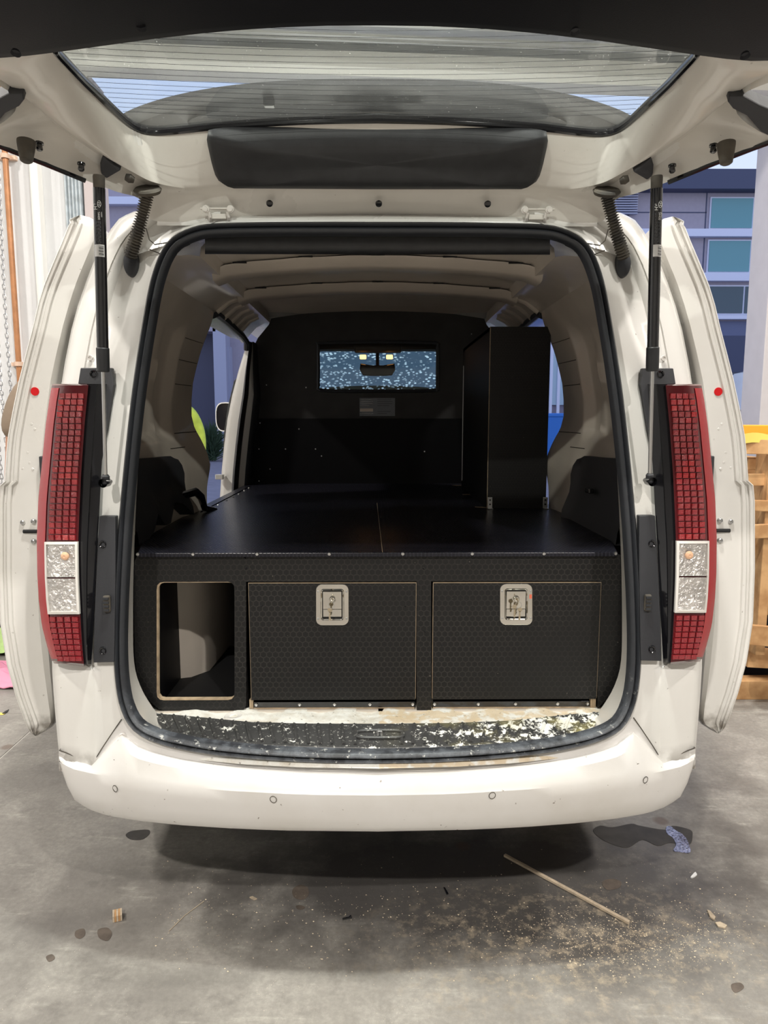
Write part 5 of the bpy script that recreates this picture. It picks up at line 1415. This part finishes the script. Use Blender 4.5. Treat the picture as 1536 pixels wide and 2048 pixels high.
# buffers, grommets, brackets on the flange
def flange(s, h, y, Y): return pix(s * h, y, Y)
for s in (-1, 1):
    a = flange(s, 700, 284, 1.63); MB().lathe([(0, .019), (.006, .019), (.020, .017), (.043, .013), (.046, .009), (.046, 0)], a, (0, -.12, -1), 18).build('rubber_buffer', M['dustrub'], tailgate)
    for h, y, Y in ((674, 287, 1.655), (591, 328, 1.73)):
        a = flange(s, h, y, Y); MB().lathe([(0, .009), (.004, .009), (.005, .006), (.015, .0075), (.018, .005), (.018, 0)], a, (0, -.12, -1), 12).build('clip', M['gloss'], tailgate)
    poly = [(548, 313), (541, 320), (512, 343), (524, 350), (541, 360), (552, 350), (554, 330)]
    MB().prism([pix(s * h, y, 1.75 + (y - 313) * .0008) for h, y in poly], (0, .015, .02)).build('strut_bracket', M['trim'], tailgate, smooth=False, bevel=.004)
    a, b = pix(s * 503, 355, 1.79), pix(s * 486, 362, 1.80)
    MB().tube([a, a.lerp(b, .5), b], [.008, .011, .007], 10).build('body_plug', M['dustrub'], tailgate)
for x in (541, 759, 977):
    q = pix(x - 757, 407, 1.892); MB().lathe([(0, .009), (-.004, .008), (-.005, 0)], q, (0, .55, .6), 14).build('rubber_bung', M['gloss'], tailgate)
# hinges
for s in (-1, 1):
    c = pix(s * 318, 425, 1.91)
    h_ = MB()
    a, b = pix(s * 286, 417, 1.902), pix(s * 352, 423, 1.912)
    h_.box((min(a.x, b.x), 1.895, b.z), (max(a.x, b.x), 1.905, a.z))
    hg = h_.build('hinge', M['paint_in'], tailgate, smooth=False, bevel=.003)
    for h in (294, 343):
        MB().lathe([(0, .010), (-.004, .009), (-.004, .006), (-.009, .0055), (-.009, 0)], pix(s * h, 419, 1.897), (0, 1, 0.3), 12).build('hinge_bolt', M['lensframe'], hg)
    for h in (300, 337):
        MB().tube([pix(s * h, 424, 1.90), pix(s * (h - 2), 434, 1.905), pix(s * (h - 3), 447, 1.925)], .0045, 8).build('hinge_arm', M['lensframe'], hg)
    a, b = pix(s * 303, 427, 1.905), pix(s * 334, 440, 1.915)
    MB().box((min(a.x, b.x), 1.908, b.z), (max(a.x, b.x), 1.916, a.z)).build('hinge_leaf', M['paint_in'], hg, smooth=False, bevel=.002)
# spoiler above the hinge edge
def sp_pt(h, y, Z):
    d = pix(h, y, 1.0) - Vector((0, 0, CAM_H)); t = (Z - CAM_H) / d.z; return Vector((0, 0, CAM_H)) + d * t
SE = [(0, 157), (120, 159), (230, 165), (330, 177), (420, 196), (490, 220), (530, 244), (545, 258)]
M['spoil'] = mat('spoiler_plastic', (0.085, 0.085, 0.09), 0.5, var=.2, vscale=10)
M['spoild'] = mat('spoiler_dark', (0.03, 0.03, 0.034), 0.5)
e_ = cr([sp_pt(h, y, 2.20) for h, y in SE], 4)
e_ = [Vector((-p.x, p.y, p.z)) for p in reversed(e_[1:])] + e_
rows = [[p + Vector((0, .03, .004)), p, p + Vector((0, .006, -.010)), p + Vector((0, .05, -.010)), Vector((p.x * .97, max(p.y + .06, 1.80), p.z + .0)), Vector((p.x * .95, 1.96, p.z - .03)), Vector((p.x * .95, 1.99, p.z + .01)), p + Vector((0, .03, .004))] for p in e_]
spl = MB().grid(rows).build('spoiler', M['spoil'], tailgate, angle=50)
e2 = cr([sp_pt(h, y, 2.185) for h, y in ((0, 205), (120, 207), (230, 213), (320, 224), (372, 240), (385, 254))], 4)
e2 = [Vector((-p.x, p.y, p.z)) for p in reversed(e2[1:])] + e2
MB().grid([[p, p + Vector((0, .05, -.012)), Vector((p.x, max(1.84, p.y + .06), p.z - .02))] for p in e2]).build('spoiler_step', M['spoild'], spl)
c = sp_pt(0, 250, 2.165); MB().lathe([(0, .12), (-.006, .115), (-.012, .09), (-.013, 0)], Vector((c.x, c.y + .06, 2.168)), (0, 0, 1), 32).build('brake_light_housing', mat('housing_grey', (.22, .23, .23), .5), spl)
q = sp_pt(-217, 204, 2.185); MB().box((q.x - .013, q.y - .01, q.z - .012), (q.x + .013, q.y + .012, q.z + .01)).build('washer_nozzle', M['gloss'], spl, smooth=False, bevel=.004)

# ---------------- gas struts and cable boots
for s in (-1, 1):
    top, bot = pix(s * 556, 352, 1.735), pix(s * 543, 960, 1.80)
    if s > 0: top, bot = pix(560, 350, 1.735), pix(545, 958, 1.80)
    ax = (bot - top)
    def at(y): return top + ax * ((y - 352) / 608)
    st_ = MB().tube([at(376), at(690)], .0138, 20)
    body = st_.build('gas_strut', M['gloss'], van)
    MB().lathe([(0, .0125), (0.004, .0135), (.03, .0128), (.036, .010)], at(352), ax, 16).build('strut_cap', M['dustrub'], body)
    MB().lathe([(0, .0140), (.002, .0155), (.056, .0155), (.058, .0135)], at(682), ax, 20).build('strut_collar', M['black'], body)
    MB().tube([at(722), at(956)], .0048, 12).build('strut_rod', M['steel'], body)
    MB().lathe([(0, .007), (.004, .010), (.022, .010), (.026, .007)], at(948), ax, 14).build('strut_socket', M['trim'], body)
    MB().lathe([(-.02, .0115), (.010, .0115), (.012, .006), (.03, .006)], bot + Vector((0, 0, -.006)), (0, 1, 0), 14).build('ball_joint', M['gloss'], body)
    # printed lettering and barcode
    c = at(413) + Vector((0, -.0139, 0)); RT = Matrix.Rotation(math.radians(90), 4, 'X') @ Matrix.Rotation(math.radians(-90), 4, 'Z')
    text('LH' if s < 0 else 'RH', .0115, c + Vector((-.0050, .0004, 0)), RT, M['white'], 'lettering', body)
    # oval badge: slanted letter in an ellipse
    bc = at(408) + Vector((.0045, -.0133, 0))
    ov = MB().tube([bc + Vector((.0040 * math.cos(q), -.0006, .0072 * math.sin(q))) for q in [2 * math.pi * i / 20 for i in range(20)]], .00055, 4, closed=True)
    for dzz in (-.0028, .0028): ov.tube([bc + Vector((-.0028, -.0007, dzz + .0006)), bc + Vector((.0028, -.0007, dzz - .0006))], .0005, 4)
    ov.tube([bc + Vector((-.0002, -.0007, .0026)), bc + Vector((.0004, -.0007, -.0026))], .0005, 4)
    ov.build('badge', M['white'], body)
    text('S4400', .0072, at(430) + Vector((.003, -.0142, 0)), RT, M['white'], 'lettering', body)
    text('S82800', .0040, at(427) + Vector((.0085, -.0118, 0)), RT, M['white'], 'lettering', body)
    rn = random.Random(3)
    for j, xo in enumerate((-.006, -.003, 0, .003, .006)):
        yy = 440 if j != 0 else 424
        while yy < 478:
            L_ = rn.uniform(2, 6); a, b = at(yy), at(min(480, yy + L_)); dy = -math.sqrt(.0139 ** 2 - xo ** 2) - .0002
            MB().box((a.x + xo - .0004, a.y + dy - .0002, b.z), (a.x + xo + .0004, a.y + dy + .0004, a.z)).build('print_line', M['grey_lab'], body, smooth=False)
            yy += L_ + rn.uniform(1, 2.5)
    lb = []
    for y in (483, 506):
        lb.append([at(y) + Vector((.0142 * math.sin(q), -.0142 * math.cos(q), 0)) for q in [math.radians(a) for a in (-40, -20, 0, 20, 40, 60)]])
    lbl = MB().grid(lb).build('barcode_label', M['white'], body)
    for k in range(7):
        y = 486 + k * 2.8
        MB().grid([[at(yy) + Vector((.01435 * math.sin(q), -.01435 * math.cos(q), 0)) for q in [math.radians(a) for a in (5, 20, 35, 50)]] for yy in (y, y + (1.6 if k % 2 else .9))]).build('barcode_bar', M['gloss'], lbl)
    # corrugated cable boot
    a, b = pix(s * 459, 386, 1.835), pix(s * 494, 515, 1.868)
    n_ = 150; pth, rad = [], []
    for k in range(n_ + 1):
        t = k / n_; p = a.lerp(b, t) + Vector((-s * .006 * math.sin(math.pi * t), -.01 * math.sin(math.pi * t), 0)); pth.append(p)
        rad.append(.0135 + .0035 * math.sin(k * 2 * math.pi * 25 / n_))
    bt = MB().tube(pth, rad, 14).build('cable_boot', M['dustrub'], van, angle=80)
    MB().lathe([(-.004, 0), (-.004, .030), (.0, .034), (.008, .030), (.012, .015)], a + Vector((0, 0, .006)), (0, .55, -.85), 24).build('boot_flange', M['dustrub'], bt)
    g0, g1 = S(s * 494, 512, -.006), S(s * 501, 538, -.006)
    ovg = [[Vector((g0.lerp(g1, .5).x + kk * .0195 * math.cos(q), g0.y + dd, g0.lerp(g1, .5).z + kk * .034 * math.sin(q))) for q in [2 * math.pi * i / 24 for i in range(24)]] for kk, dd in ((1.0, .05), (1.0, .018), (.9, .010), (.5, .006), (.01, .005))]
    MB().grid(ovg, closeu=True).build('boot_grommet', M['rubber'], bt)
    # body side screw above the lamp
    q = S(s * 574, 716, -.002); MB().lathe([(.002, .008), (-.002, .007), (-.002, .004), (.001, .003), (.001, 0)], q, (0, 1, 0), 14).build('body_screw', M['lensframe'], van)
    # hinge pocket in the body corner
    a, b = S(s * 430, 452, -.002), S(s * 452, 490, -.002)
    MB().tube([S(s * 462, 458, .0), S(s * 456, 480, .0), S(s * 445, 490, -.001), S(s * 420, 486, -.001)], .0016, 5).build('pocket_seam', M['dustrub'], van)
    MB().tube([S(s * 455, 500, 0), S(s * 425, 512, 0), S(s * 400, 498, 0)], .0016, 5).build('pocket_seam', M['dustrub'], van)

# ================================================================== PEOPLE
def skinmesh(name, verts, edges, m, parent, sub=2, root=0):
    me = bpy.data.meshes.new(name)
    me.from_pydata([tuple(v[:3]) for v in verts], edges, [])
    o = bpy.data.objects.new(name, me); COL.objects.link(o)
    sk = o.modifiers.new('skin', 'SKIN'); sk.use_smooth_shade = True
    sv = me.skin_vertices[0].data
    for i, v in enumerate(verts):
        sv[i].radius = (v[3], v[4] if len(v) > 4 else v[3]); sv[i].use_root = (i == root)
    ss = o.modifiers.new('sub', 'SUBSURF'); ss.levels = sub; ss.render_levels = sub
    me.materials.append(m)
    bpy.context.view_layer.update()
    nm = bpy.data.meshes.new_from_object(o.evaluated_get(bpy.context.evaluated_depsgraph_get()))
    nm.name = name
    bpy.data.objects.remove(o)
    o = bpy.data.objects.new(name, nm); COL.objects.link(o)
    nm.polygons.foreach_set('use_smooth', [True] * len(nm.polygons))
    if not nm.materials: nm.materials.append(m)
    return o
def person(loc, rz, shirt, label, sleeves_long, k=1.0, larm=0.0):
    t = thing('person', label, 'person', loc)
    T = Matrix.Translation(Vector(loc)) @ Matrix.Rotation(rz, 4, 'Z') @ Matrix.Scale(k, 4)
    def put(o):
        o.parent = t; o.matrix_parent_inverse = Matrix.Translation(-Vector(loc)); o.matrix_basis = T; return o
    V = [(0, 0, .95, .15, .11), (0, .0, 1.10, .135, .10), (0, -.01, 1.28, .16, .105), (0, 0, 1.43, .13, .08), (0, .0, 1.52, .055), (0, -.01, 1.58, .052), (0, -.015, 1.66, .085, .10), (0, -.01, 1.75, .08, .095)]
    E = [(i, i + 1) for i in range(7)]
    def arm(s):
        b = len(V)
        V.extend([(s * .19, 0, 1.43, .062), (s * .25, .01, 1.30, .052), (s * .275, .03, 1.13, .043), (s * .28, -.03, 1.00, .038), (s * .275, -.10, .88, .028), (s * .27, -.12, .83, .034, .02)])
        E.append((3, b)); E.extend((b + i, b + i + 1) for i in range(5))
        h = b + 5
        for q, (dx, dl) in enumerate(((-.028, .070), (-.010, .085), (.010, .080), (.028, .062))):
            c = len(V); V.extend([(s * .27, -.12 + dx * .9, .80, .010), (s * .268, -.13 + dx, .80 - dl * .55, .009), (s * .262, -.125 + dx, .80 - dl, .008)])
            E.append((h, c)); E.extend([(c, c + 1), (c + 1, c + 2)])
        c = len(V); V.extend([(s * .265, -.165, .83, .011), (s * .262, -.185, .79, .009)]); E.append((h, c)); E.append((c, c + 1))
    def leg(s):
        b = len(V)
        V.extend([(s * .10, 0, .86, .095), (s * .115, .0, .50, .062), (s * .12, .01, .30, .058), (s * .12, .02, .09, .038), (s * .13, -.08, .045, .04, .03), (s * .135, -.15, .035, .035, .02)])
        E.append((0, b)); E.extend((b + i, b + i + 1) for i in range(5))
    arm(-1); arm(1); leg(-1); leg(1)
    put(skinmesh('body', V, E, M['skin'], t))
    a_e = 4 if sleeves_long else 2
    VS = [(0, 0, .90, .175, .13), (0, 0, 1.10, .165, .125), (0, -.01, 1.28, .185, .13), (0, 0, 1.45, .12, .09)]
    ES = [(0, 1), (1, 2), (2, 3)]
    for s in (-1, 1):
        b = len(VS); pts = [(s * .19, 0, 1.425, .085), (s * .25, .01, 1.30, .075), (s * .272, .02, 1.18, .068), (s * .28, -.02, 1.02, .052), (s * .277, -.08, .90, .045)][: (5 if sleeves_long else 3)]
        VS.extend(pts); ES.append((3, b)); ES.extend((b + i, b + i + 1) for i in range(len(pts) - 1))
    put(skinmesh('shirt', VS, ES, shirt, t))
    VT = [(0, 0, .97, .165, .12), (0, 0, .88, .16, .12)]; ET = [(0, 1)]
    for s in (-1, 1):
        b = len(VT); VT.extend([(s * .105, 0, .78, .105), (s * .115, 0, .50, .080), (s * .12, .01, .28, .070), (s * .12, .02, .10, .068)]); ET.append((1, b)); ET.extend((b + i, b + i + 1) for i in range(3))
    put(skinmesh('trousers', VT, ET, M['navy'], t))
    for s in (-1, 1):
        put(skinmesh('boot', [(s * .12, .03, .12, .055), (s * .12, .035, .05, .055, .05), (s * .13, -.07, .05, .055, .045), (s * .138, -.16, .04, .045, .035)], [(0, 1), (1, 2), (2, 3)], M['boot'], t))
    put(skinmesh('hair', [(0, .02, 1.70, .088, .10), (0, .005, 1.79, .075, .09)], [(0, 1)], M['hair'], t))
    def bit(name, mb, m):
        o = mb.build(name, m, None); c = Vector(o.location); o.parent = t; o.matrix_parent_inverse = Matrix.Translation(-Vector(loc)); o.matrix_basis = T @ Matrix.Translation(c)
    for s in (-1, 1):
        bit('eye', MB().lathe([(-.011, 0), (-.008, .008), (0, .011), (.008, .008)], (s * .032, -.098, 1.665), (0, 1, 0), 12), M['eye'])
        bit('ear', MB().lathe([(-.008, 0), (-.006, .016), (.006, .018), (.01, 0)], (s * .090, -.005, 1.655), (1, 0, 0), 12), M['skin'])
    bit('nose', MB().prism([Vector((-.014, -.10, 1.625)), Vector((.014, -.10, 1.625)), Vector((0, -.098, 1.675)), ], (0, -.012, 0)), M['skin'])
    bit('mouth', MB().tube([(-.022, -.098, 1.600), (0, -.106, 1.602), (.022, -.098, 1.600)], [.003, .005, .003], 6), M['lip'])
    return t
person((-1.60, 3.80, 0), math.radians(15), M['brown'], 'person in a brown short-sleeved work shirt half hidden behind the left sliding door', False, 1.12)
person((-2.05, 7.0, -0.02), math.radians(10), M['hivis'], 'person in a hi-vis yellow shirt standing outside, seen through the left door opening', True, 1.07)

# ================================================================== CLUTTER AT THE SIDES
def cloth(name, cx, cy, w, d, h, m, label, cat, seed, z0=0.0):
    rnd_ = random.Random(seed); N = 22; rows = []
    ph = [rnd_.uniform(0, 6) for _ in range(6)]
    for i in range(N):
        r = []
        for j in range(N):
            u, v = i / (N - 1) * 2 - 1, j / (N - 1) * 2 - 1
            rr_ = math.sqrt(u * u + v * v); k = max(0, 1 - rr_ ** 2 * .75)
            z = h * k * (.6 + .4 * math.sin(u * 5 + ph[0] + v * 3)) + .035 * abs(math.sin(u * 9 + ph[1]) * math.sin(v * 8 + ph[2]))
            e = 1 + .12 * math.sin(math.atan2(v, u) * 5 + ph[3])
            r.append(Vector((cx + u * w / 2 * e + .012 * math.sin(v * 14 + ph[4]), cy + v * d / 2 * e, z0 + .004 + max(0, z))))
        rows.append(r)
    mb = MB().grid(rows); mb.grid([[p - Vector((0, 0, .0035)) for p in r] for r in rows])
    o = mb.build(name, m, None, angle=80); tag(o, label, cat); return o
a = P(10, 1370, Z=0)
cloth('cloth', a.x - .22, a.y + .12, .75, .42, .08, M['pink'], 'crumpled pink cloth on the floor left of the van', 'cloth', 3)
cloth('rag', a.x - .25, a.y + .62, .50, .34, .13, M['green'], 'pale green rag behind the pink cloth', 'rag', 7)
cloth('bag', a.x - .30, a.y + .88, .60, .30, .46, M['gloss'], 'shiny black bag slumped behind the rags at the left wall', 'bag', 11)
q = P(3, 1428, Z=0); o = MB().prism([q + Vector((x, y, .001)) for x, y in ((-.05, -.01), (.012, -.015), (.018, .0), (-.01, .012), (-.05, .02))], (0, 0, .0015)).build('paper_scrap', M['yellow'], None, smooth=False)
tag(o, 'yellow paper scrap on the floor in front of the pink cloth', 'scrap')
q = P(11, 1425, Z=0); o = MB().prism([q + Vector((x, y, .001)) for x, y in ((-.006, -.02), (.006, -.022), (.010, .0), (.002, .03), (-.004, .01))], (0, 0, .004)).build('rubber_scrap', M['black'], None, smooth=False)
tag(o, 'black rubber scrap beside the yellow paper', 'scrap')

# timber rack of pallet boards on the right
RYY = 3.30
def RP(x, y, d=0.0): return P(x, y, Y=RYY + d)
pr = thing('pallet_rack', 'stack of rough timber pallets stood on edge right of the van', 'pallet', (RP(1536, 1300).x + .3, RYY, 0))
rn = random.Random(8)
bx0 = RP(1495, 1000).x
for (yt, yb, tilt, d, x0) in ((878, 908, -.02, -.02, 1490), (948, 972, .01, .05, 1498), (1000, 1022, -.03, 0, 1497), (1050, 1078, .04, 0, 1498), (1080, 1112, .0, .10, 1498), (1250, 1290, -.10, -.04, 1502), (1296, 1335, -.06, .10, 1500), (915, 940, .0, .16, 1497), (1028, 1046, 0, .16, 1497)):
    a, b = RP(x0, yt, d), RP(x0, yb, d); L_ = rn.uniform(.95, 1.15)
    mb = MB().box((0, 0, b.z - a.z), (L_, .022, 0)); R_m = Matrix.Rotation(-tilt, 4, 'Y')
    mb.v = [a + R_m @ p for p in mb.v]
    mb.build('board', M['wood'], pr, smooth=False, bevel=.003)
for x in (bx0 + .10, bx0 + .55, bx0 + 1.0):
    MB().box((x, RYY + .02, .30), (x + .045, RYY + .14, 1.33)).build('stringer', M['wood'], pr, smooth=False, bevel=.003)
    MB().box((x + .02, RYY + .30, .0), (x + .09, RYY + .40, 1.25)).build('stringer', M['wood'], pr, smooth=False, bevel=.003)
for z in (0.0, .45, .9):
    MB().box((bx0, RYY + .20, z), (bx0 + 1.1, RYY + .29, z + .10)).build('board', M['wood'], pr, smooth=False, bevel=.003)
MB().box((bx0 - .02, RYY + .42, 0), (bx0 + 1.2, RYY + .46, .95)).build('gap_shade_sheet', mat('gap_shade_navy', (.012, .016, .035), .6), pr, smooth=False)  # added sheet: dark shade of the void behind the boards put into its colour
a, b = RP(1492, 868, -.05), RP(1536, 880, -.05)
tie = []
for i in range(15):
    u = i / 14; p = Vector((lerp(a.x - .01, a.x + .35, u), RYY - .05 + .03 * math.sin(u * 5), lerp(a.z, a.z - .03, u) + .012 * math.sin(u * 7)))
    tie.append([p, p + Vector((0, .002, -.045))])
o = MB().grid(tie).grid([[q_[0] + Vector((0, .004, 0)), q_[1] + Vector((0, .004, 0))] for q_ in tie]).build('strap', M['yellow'], None, angle=80)
tag(o, 'yellow webbing strap lying over the top pallet board', 'strap')
a, b = RP(1484, 850, .12), RP(1500, 872, .12)
o = MB().box((a.x, RYY + .1, 1.335), (a.x + .12, RYY + .25, a.z)).build('amber_box', M['orange'], None, smooth=False, bevel=.004)
tag(o, 'small amber plastic box on top of the pallets', 'box')
# wooden batten on the floor at the far right, foot block
a, b = P(1490, 1340, Z=0), P(1560, 1408, Z=0)
dv = (b - a).normalized(); nv = Vector((-dv.y, dv.x, 0)) * .012
o = MB().prism([a - nv, b - nv, b + nv, a + nv], (0, 0, .02)).build('batten', M['woodp'], None, smooth=False)
tag(o, 'thin timber batten lying on the floor in front of the pallets', 'batten')
q = P(1497, 1356, Z=0); o = MB().box((q.x - .02, q.y - .015, 0), (q.x + .018, q.y + .015, .03)).build('rubber_block', M['gloss'], None, smooth=False, bevel=.004)
tag(o, 'small black rubber foot at the end of the batten', 'block')
M['oil'] = mat('oil_stain', (.060, .055, .050), .6, var=.3, vscale=20)
# ================================================================== FLOOR LITTER
def onfloor(name, pts, h, m, label, cat, group=None):
    v = [P(x, y, Z=0) for x, y in pts]
    if cat in ('stain', 'puddle'): v = cr(v, 4, closed=True)
    o = MB().prism([p + Vector((0, 0, .0006)) for p in v], (0, 0, h)).build(name, m, None, smooth=False)
    tag(o, label, cat, group); return o
sv = MB(); a, b = P(1009, 1713, Z=0), P(1258, 1848, Z=0); dv = (b - a).normalized(); nv = Vector((-dv.y, dv.x, 0)) * .0052
o = sv.prism([a - nv + Vector((0, 0, .001)), b - nv + Vector((0, 0, .001)), b + nv + Vector((0, 0, .001)), a + nv + Vector((0, 0, .001))], (0, 0, .008)).build('wood_strip', M['woodp'], None, smooth=False, bevel=.001)
tag(o, 'long thin timber offcut lying on the floor behind the bumper', 'offcut')
a = P(236, 1836, Z=0); blk = thing('plywood_block', 'small striped plywood block on the floor at the left', 'offcut', a)
Rm = Matrix.Translation(a) @ Matrix.Rotation(.35, 4, 'Z')
for k in range(5):
    MB().box((-.014 + k * .0052, -.016, .0005), (-.014 + k * .0052 + .0046, .016, .018), M=Rm).build('ply_layer', M['woodp'] if k % 2 == 0 else M['wood'], blk, smooth=False)
onfloor('wood_chip', [(499, 1796), (505, 1794), (514, 1799), (508, 1801)], .003, M['woodp'], 'pale wood chip near the round floor stain', 'chip')
onfloor('paper_scrap', [(1381, 1756), (1388, 1748), (1391, 1746), (1394, 1751), (1389, 1755), (1384, 1757)], .004, M['white'], 'torn white scrap of paper on the right-hand floor', 'scrap')
onfloor('wood_shaving', [(1414, 1822), (1420, 1824), (1431, 1836), (1428, 1842), (1420, 1836)], .004, M['woodp'], 'pale wood shaving, the upper one of two at the right', 'shaving')
onfloor('wood_shaving', [(1430, 1847), (1440, 1846), (1454, 1853), (1450, 1858), (1436, 1855)], .004, M['woodp'], 'pale wood shaving, the lower one of two at the right', 'shaving')
onfloor('rubber_scrap', [(887, 1776), (890, 1777), (897, 1789), (893, 1790)], .003, M['gloss'], 'thin black splinter below the end of the timber offcut', 'scrap')
o = MB().tube([P(685, 1838, Z=.004), P(698, 1835, Z=.004), P(702, 1833, Z=.004)], [.0028, .0028, .0045], 8).build('screw', M['gloss'], None); tag(o, 'black screw lying on the floor behind the middle of the bumper', 'screw')
o = MB().tube([P(338, 1862, Z=.0015), P(368, 1832, Z=.0015), P(408, 1802, Z=.0015)], .0011, 5).build('wood_sliver', M['woodp'], None); tag(o, 'hair-thin pale wood sliver on the left-hand floor', 'sliver')
onfloor('oil_stain', [(254, 1667), (266, 1662), (296, 1660), (299, 1668), (285, 1679), (264, 1680), (252, 1673)], .0006, M['oil'], 'dark round oil stain under the left of the bumper', 'stain')
rs = mat('rust_stain', (.135, .108, .088), .65, var=.35, vscale=30)
for pts, lb in ((((585, 1780), (600, 1770), (615, 1776), (617, 1790), (605, 1800), (588, 1795)), 'round brown stain on the floor left of the middle'),
                (((592, 1812), (602, 1811), (610, 1815), (603, 1820), (594, 1818)), 'small brown stain below the round one'),
                (((152, 1862), (168, 1858), (170, 1870), (160, 1878), (150, 1873)), 'brown stain below the plywood block, the left one'),
                (((196, 1860), (215, 1856), (224, 1868), (215, 1882), (198, 1876)), 'brown stain below the plywood block, the right one'),
                (((1204, 1765), (1222, 1758), (1242, 1764), (1238, 1776), (1214, 1780)), 'reddish stain right of the timber offcut'),
                (((92, 1914), (104, 1909), (110, 1917), (98, 1924)), 'small brown stain at the far left of the floor'),
                (((1462, 1970), (1480, 1966), (1488, 1976), (1470, 1986)), 'brown stain in the lower right of the floor')):
    onfloor('floor_stain', pts, .0005, rs, lb, 'stain')
onfloor('oil_puddle', [(1186, 1662), (1200, 1652), (1225, 1655), (1262, 1648), (1280, 1652), (1330, 1660), (1345, 1652), (1380, 1660), (1385, 1672), (1378, 1690), (1340, 1686), (1315, 1692), (1285, 1680), (1260, 1694), (1240, 1694), (1205, 1680)], .0006, M['oil'], 'dark spreading oil stain under the right end of the bumper', 'stain')
M['wet'] = mat('wet_film', (.05, .05, .08), .05, coat=1.0, bump=1.0, bscale=160, spec=1.0, col2=(.42, .45, .70), vscale=120)  # pale blue flecks put the wet surface's reflected glitter into the colour
onfloor('puddle', [(1332, 1656), (1340, 1653), (1352, 1662), (1368, 1672), (1378, 1690), (1380, 1706), (1362, 1705), (1347, 1702), (1352, 1690), (1345, 1676), (1334, 1668)], .0016, M['wet'], 'glittering blue wet puddle at the right corner of the bumper', 'puddle')
# saw dust grains: nobody could count them
rn = random.Random(21); gr = MB()
for k in range(2600):
    if k % 3: x, y = rn.gauss(1230, 130), rn.gauss(1880, 32)
    else: x, y = rn.uniform(300, 1500), rn.gauss(1840, 60)
    if y < 1690 or y > 2044 or x > 1530: continue
    p = P(x, y, Z=0.0005); r = rn.uniform(.0006, .0017); a = rn.uniform(0, 3); c_, s_ = math.cos(a) * r * rn.uniform(1, 2.4), math.sin(a) * r
    gr.add([p + Vector((c_, s_, 0)), p + Vector((-s_, c_, 0)), p + Vector((-c_, -s_, 0)), p + Vector((0, 0, r))], [(0, 1, 3), (1, 2, 3), (2, 0, 3), (0, 2, 1)])
o = gr.build('sawdust', mat('sawdust', (.74, .62, .45), .9), None, smooth=False, merge=False); tag(o, 'fine sawdust scattered over the concrete floor', 'sawdust', kind='stuff')
for o in list(SC.objects):
    if o.get('kind') == 'structure' and 'category' in o.keys(): del o['category']
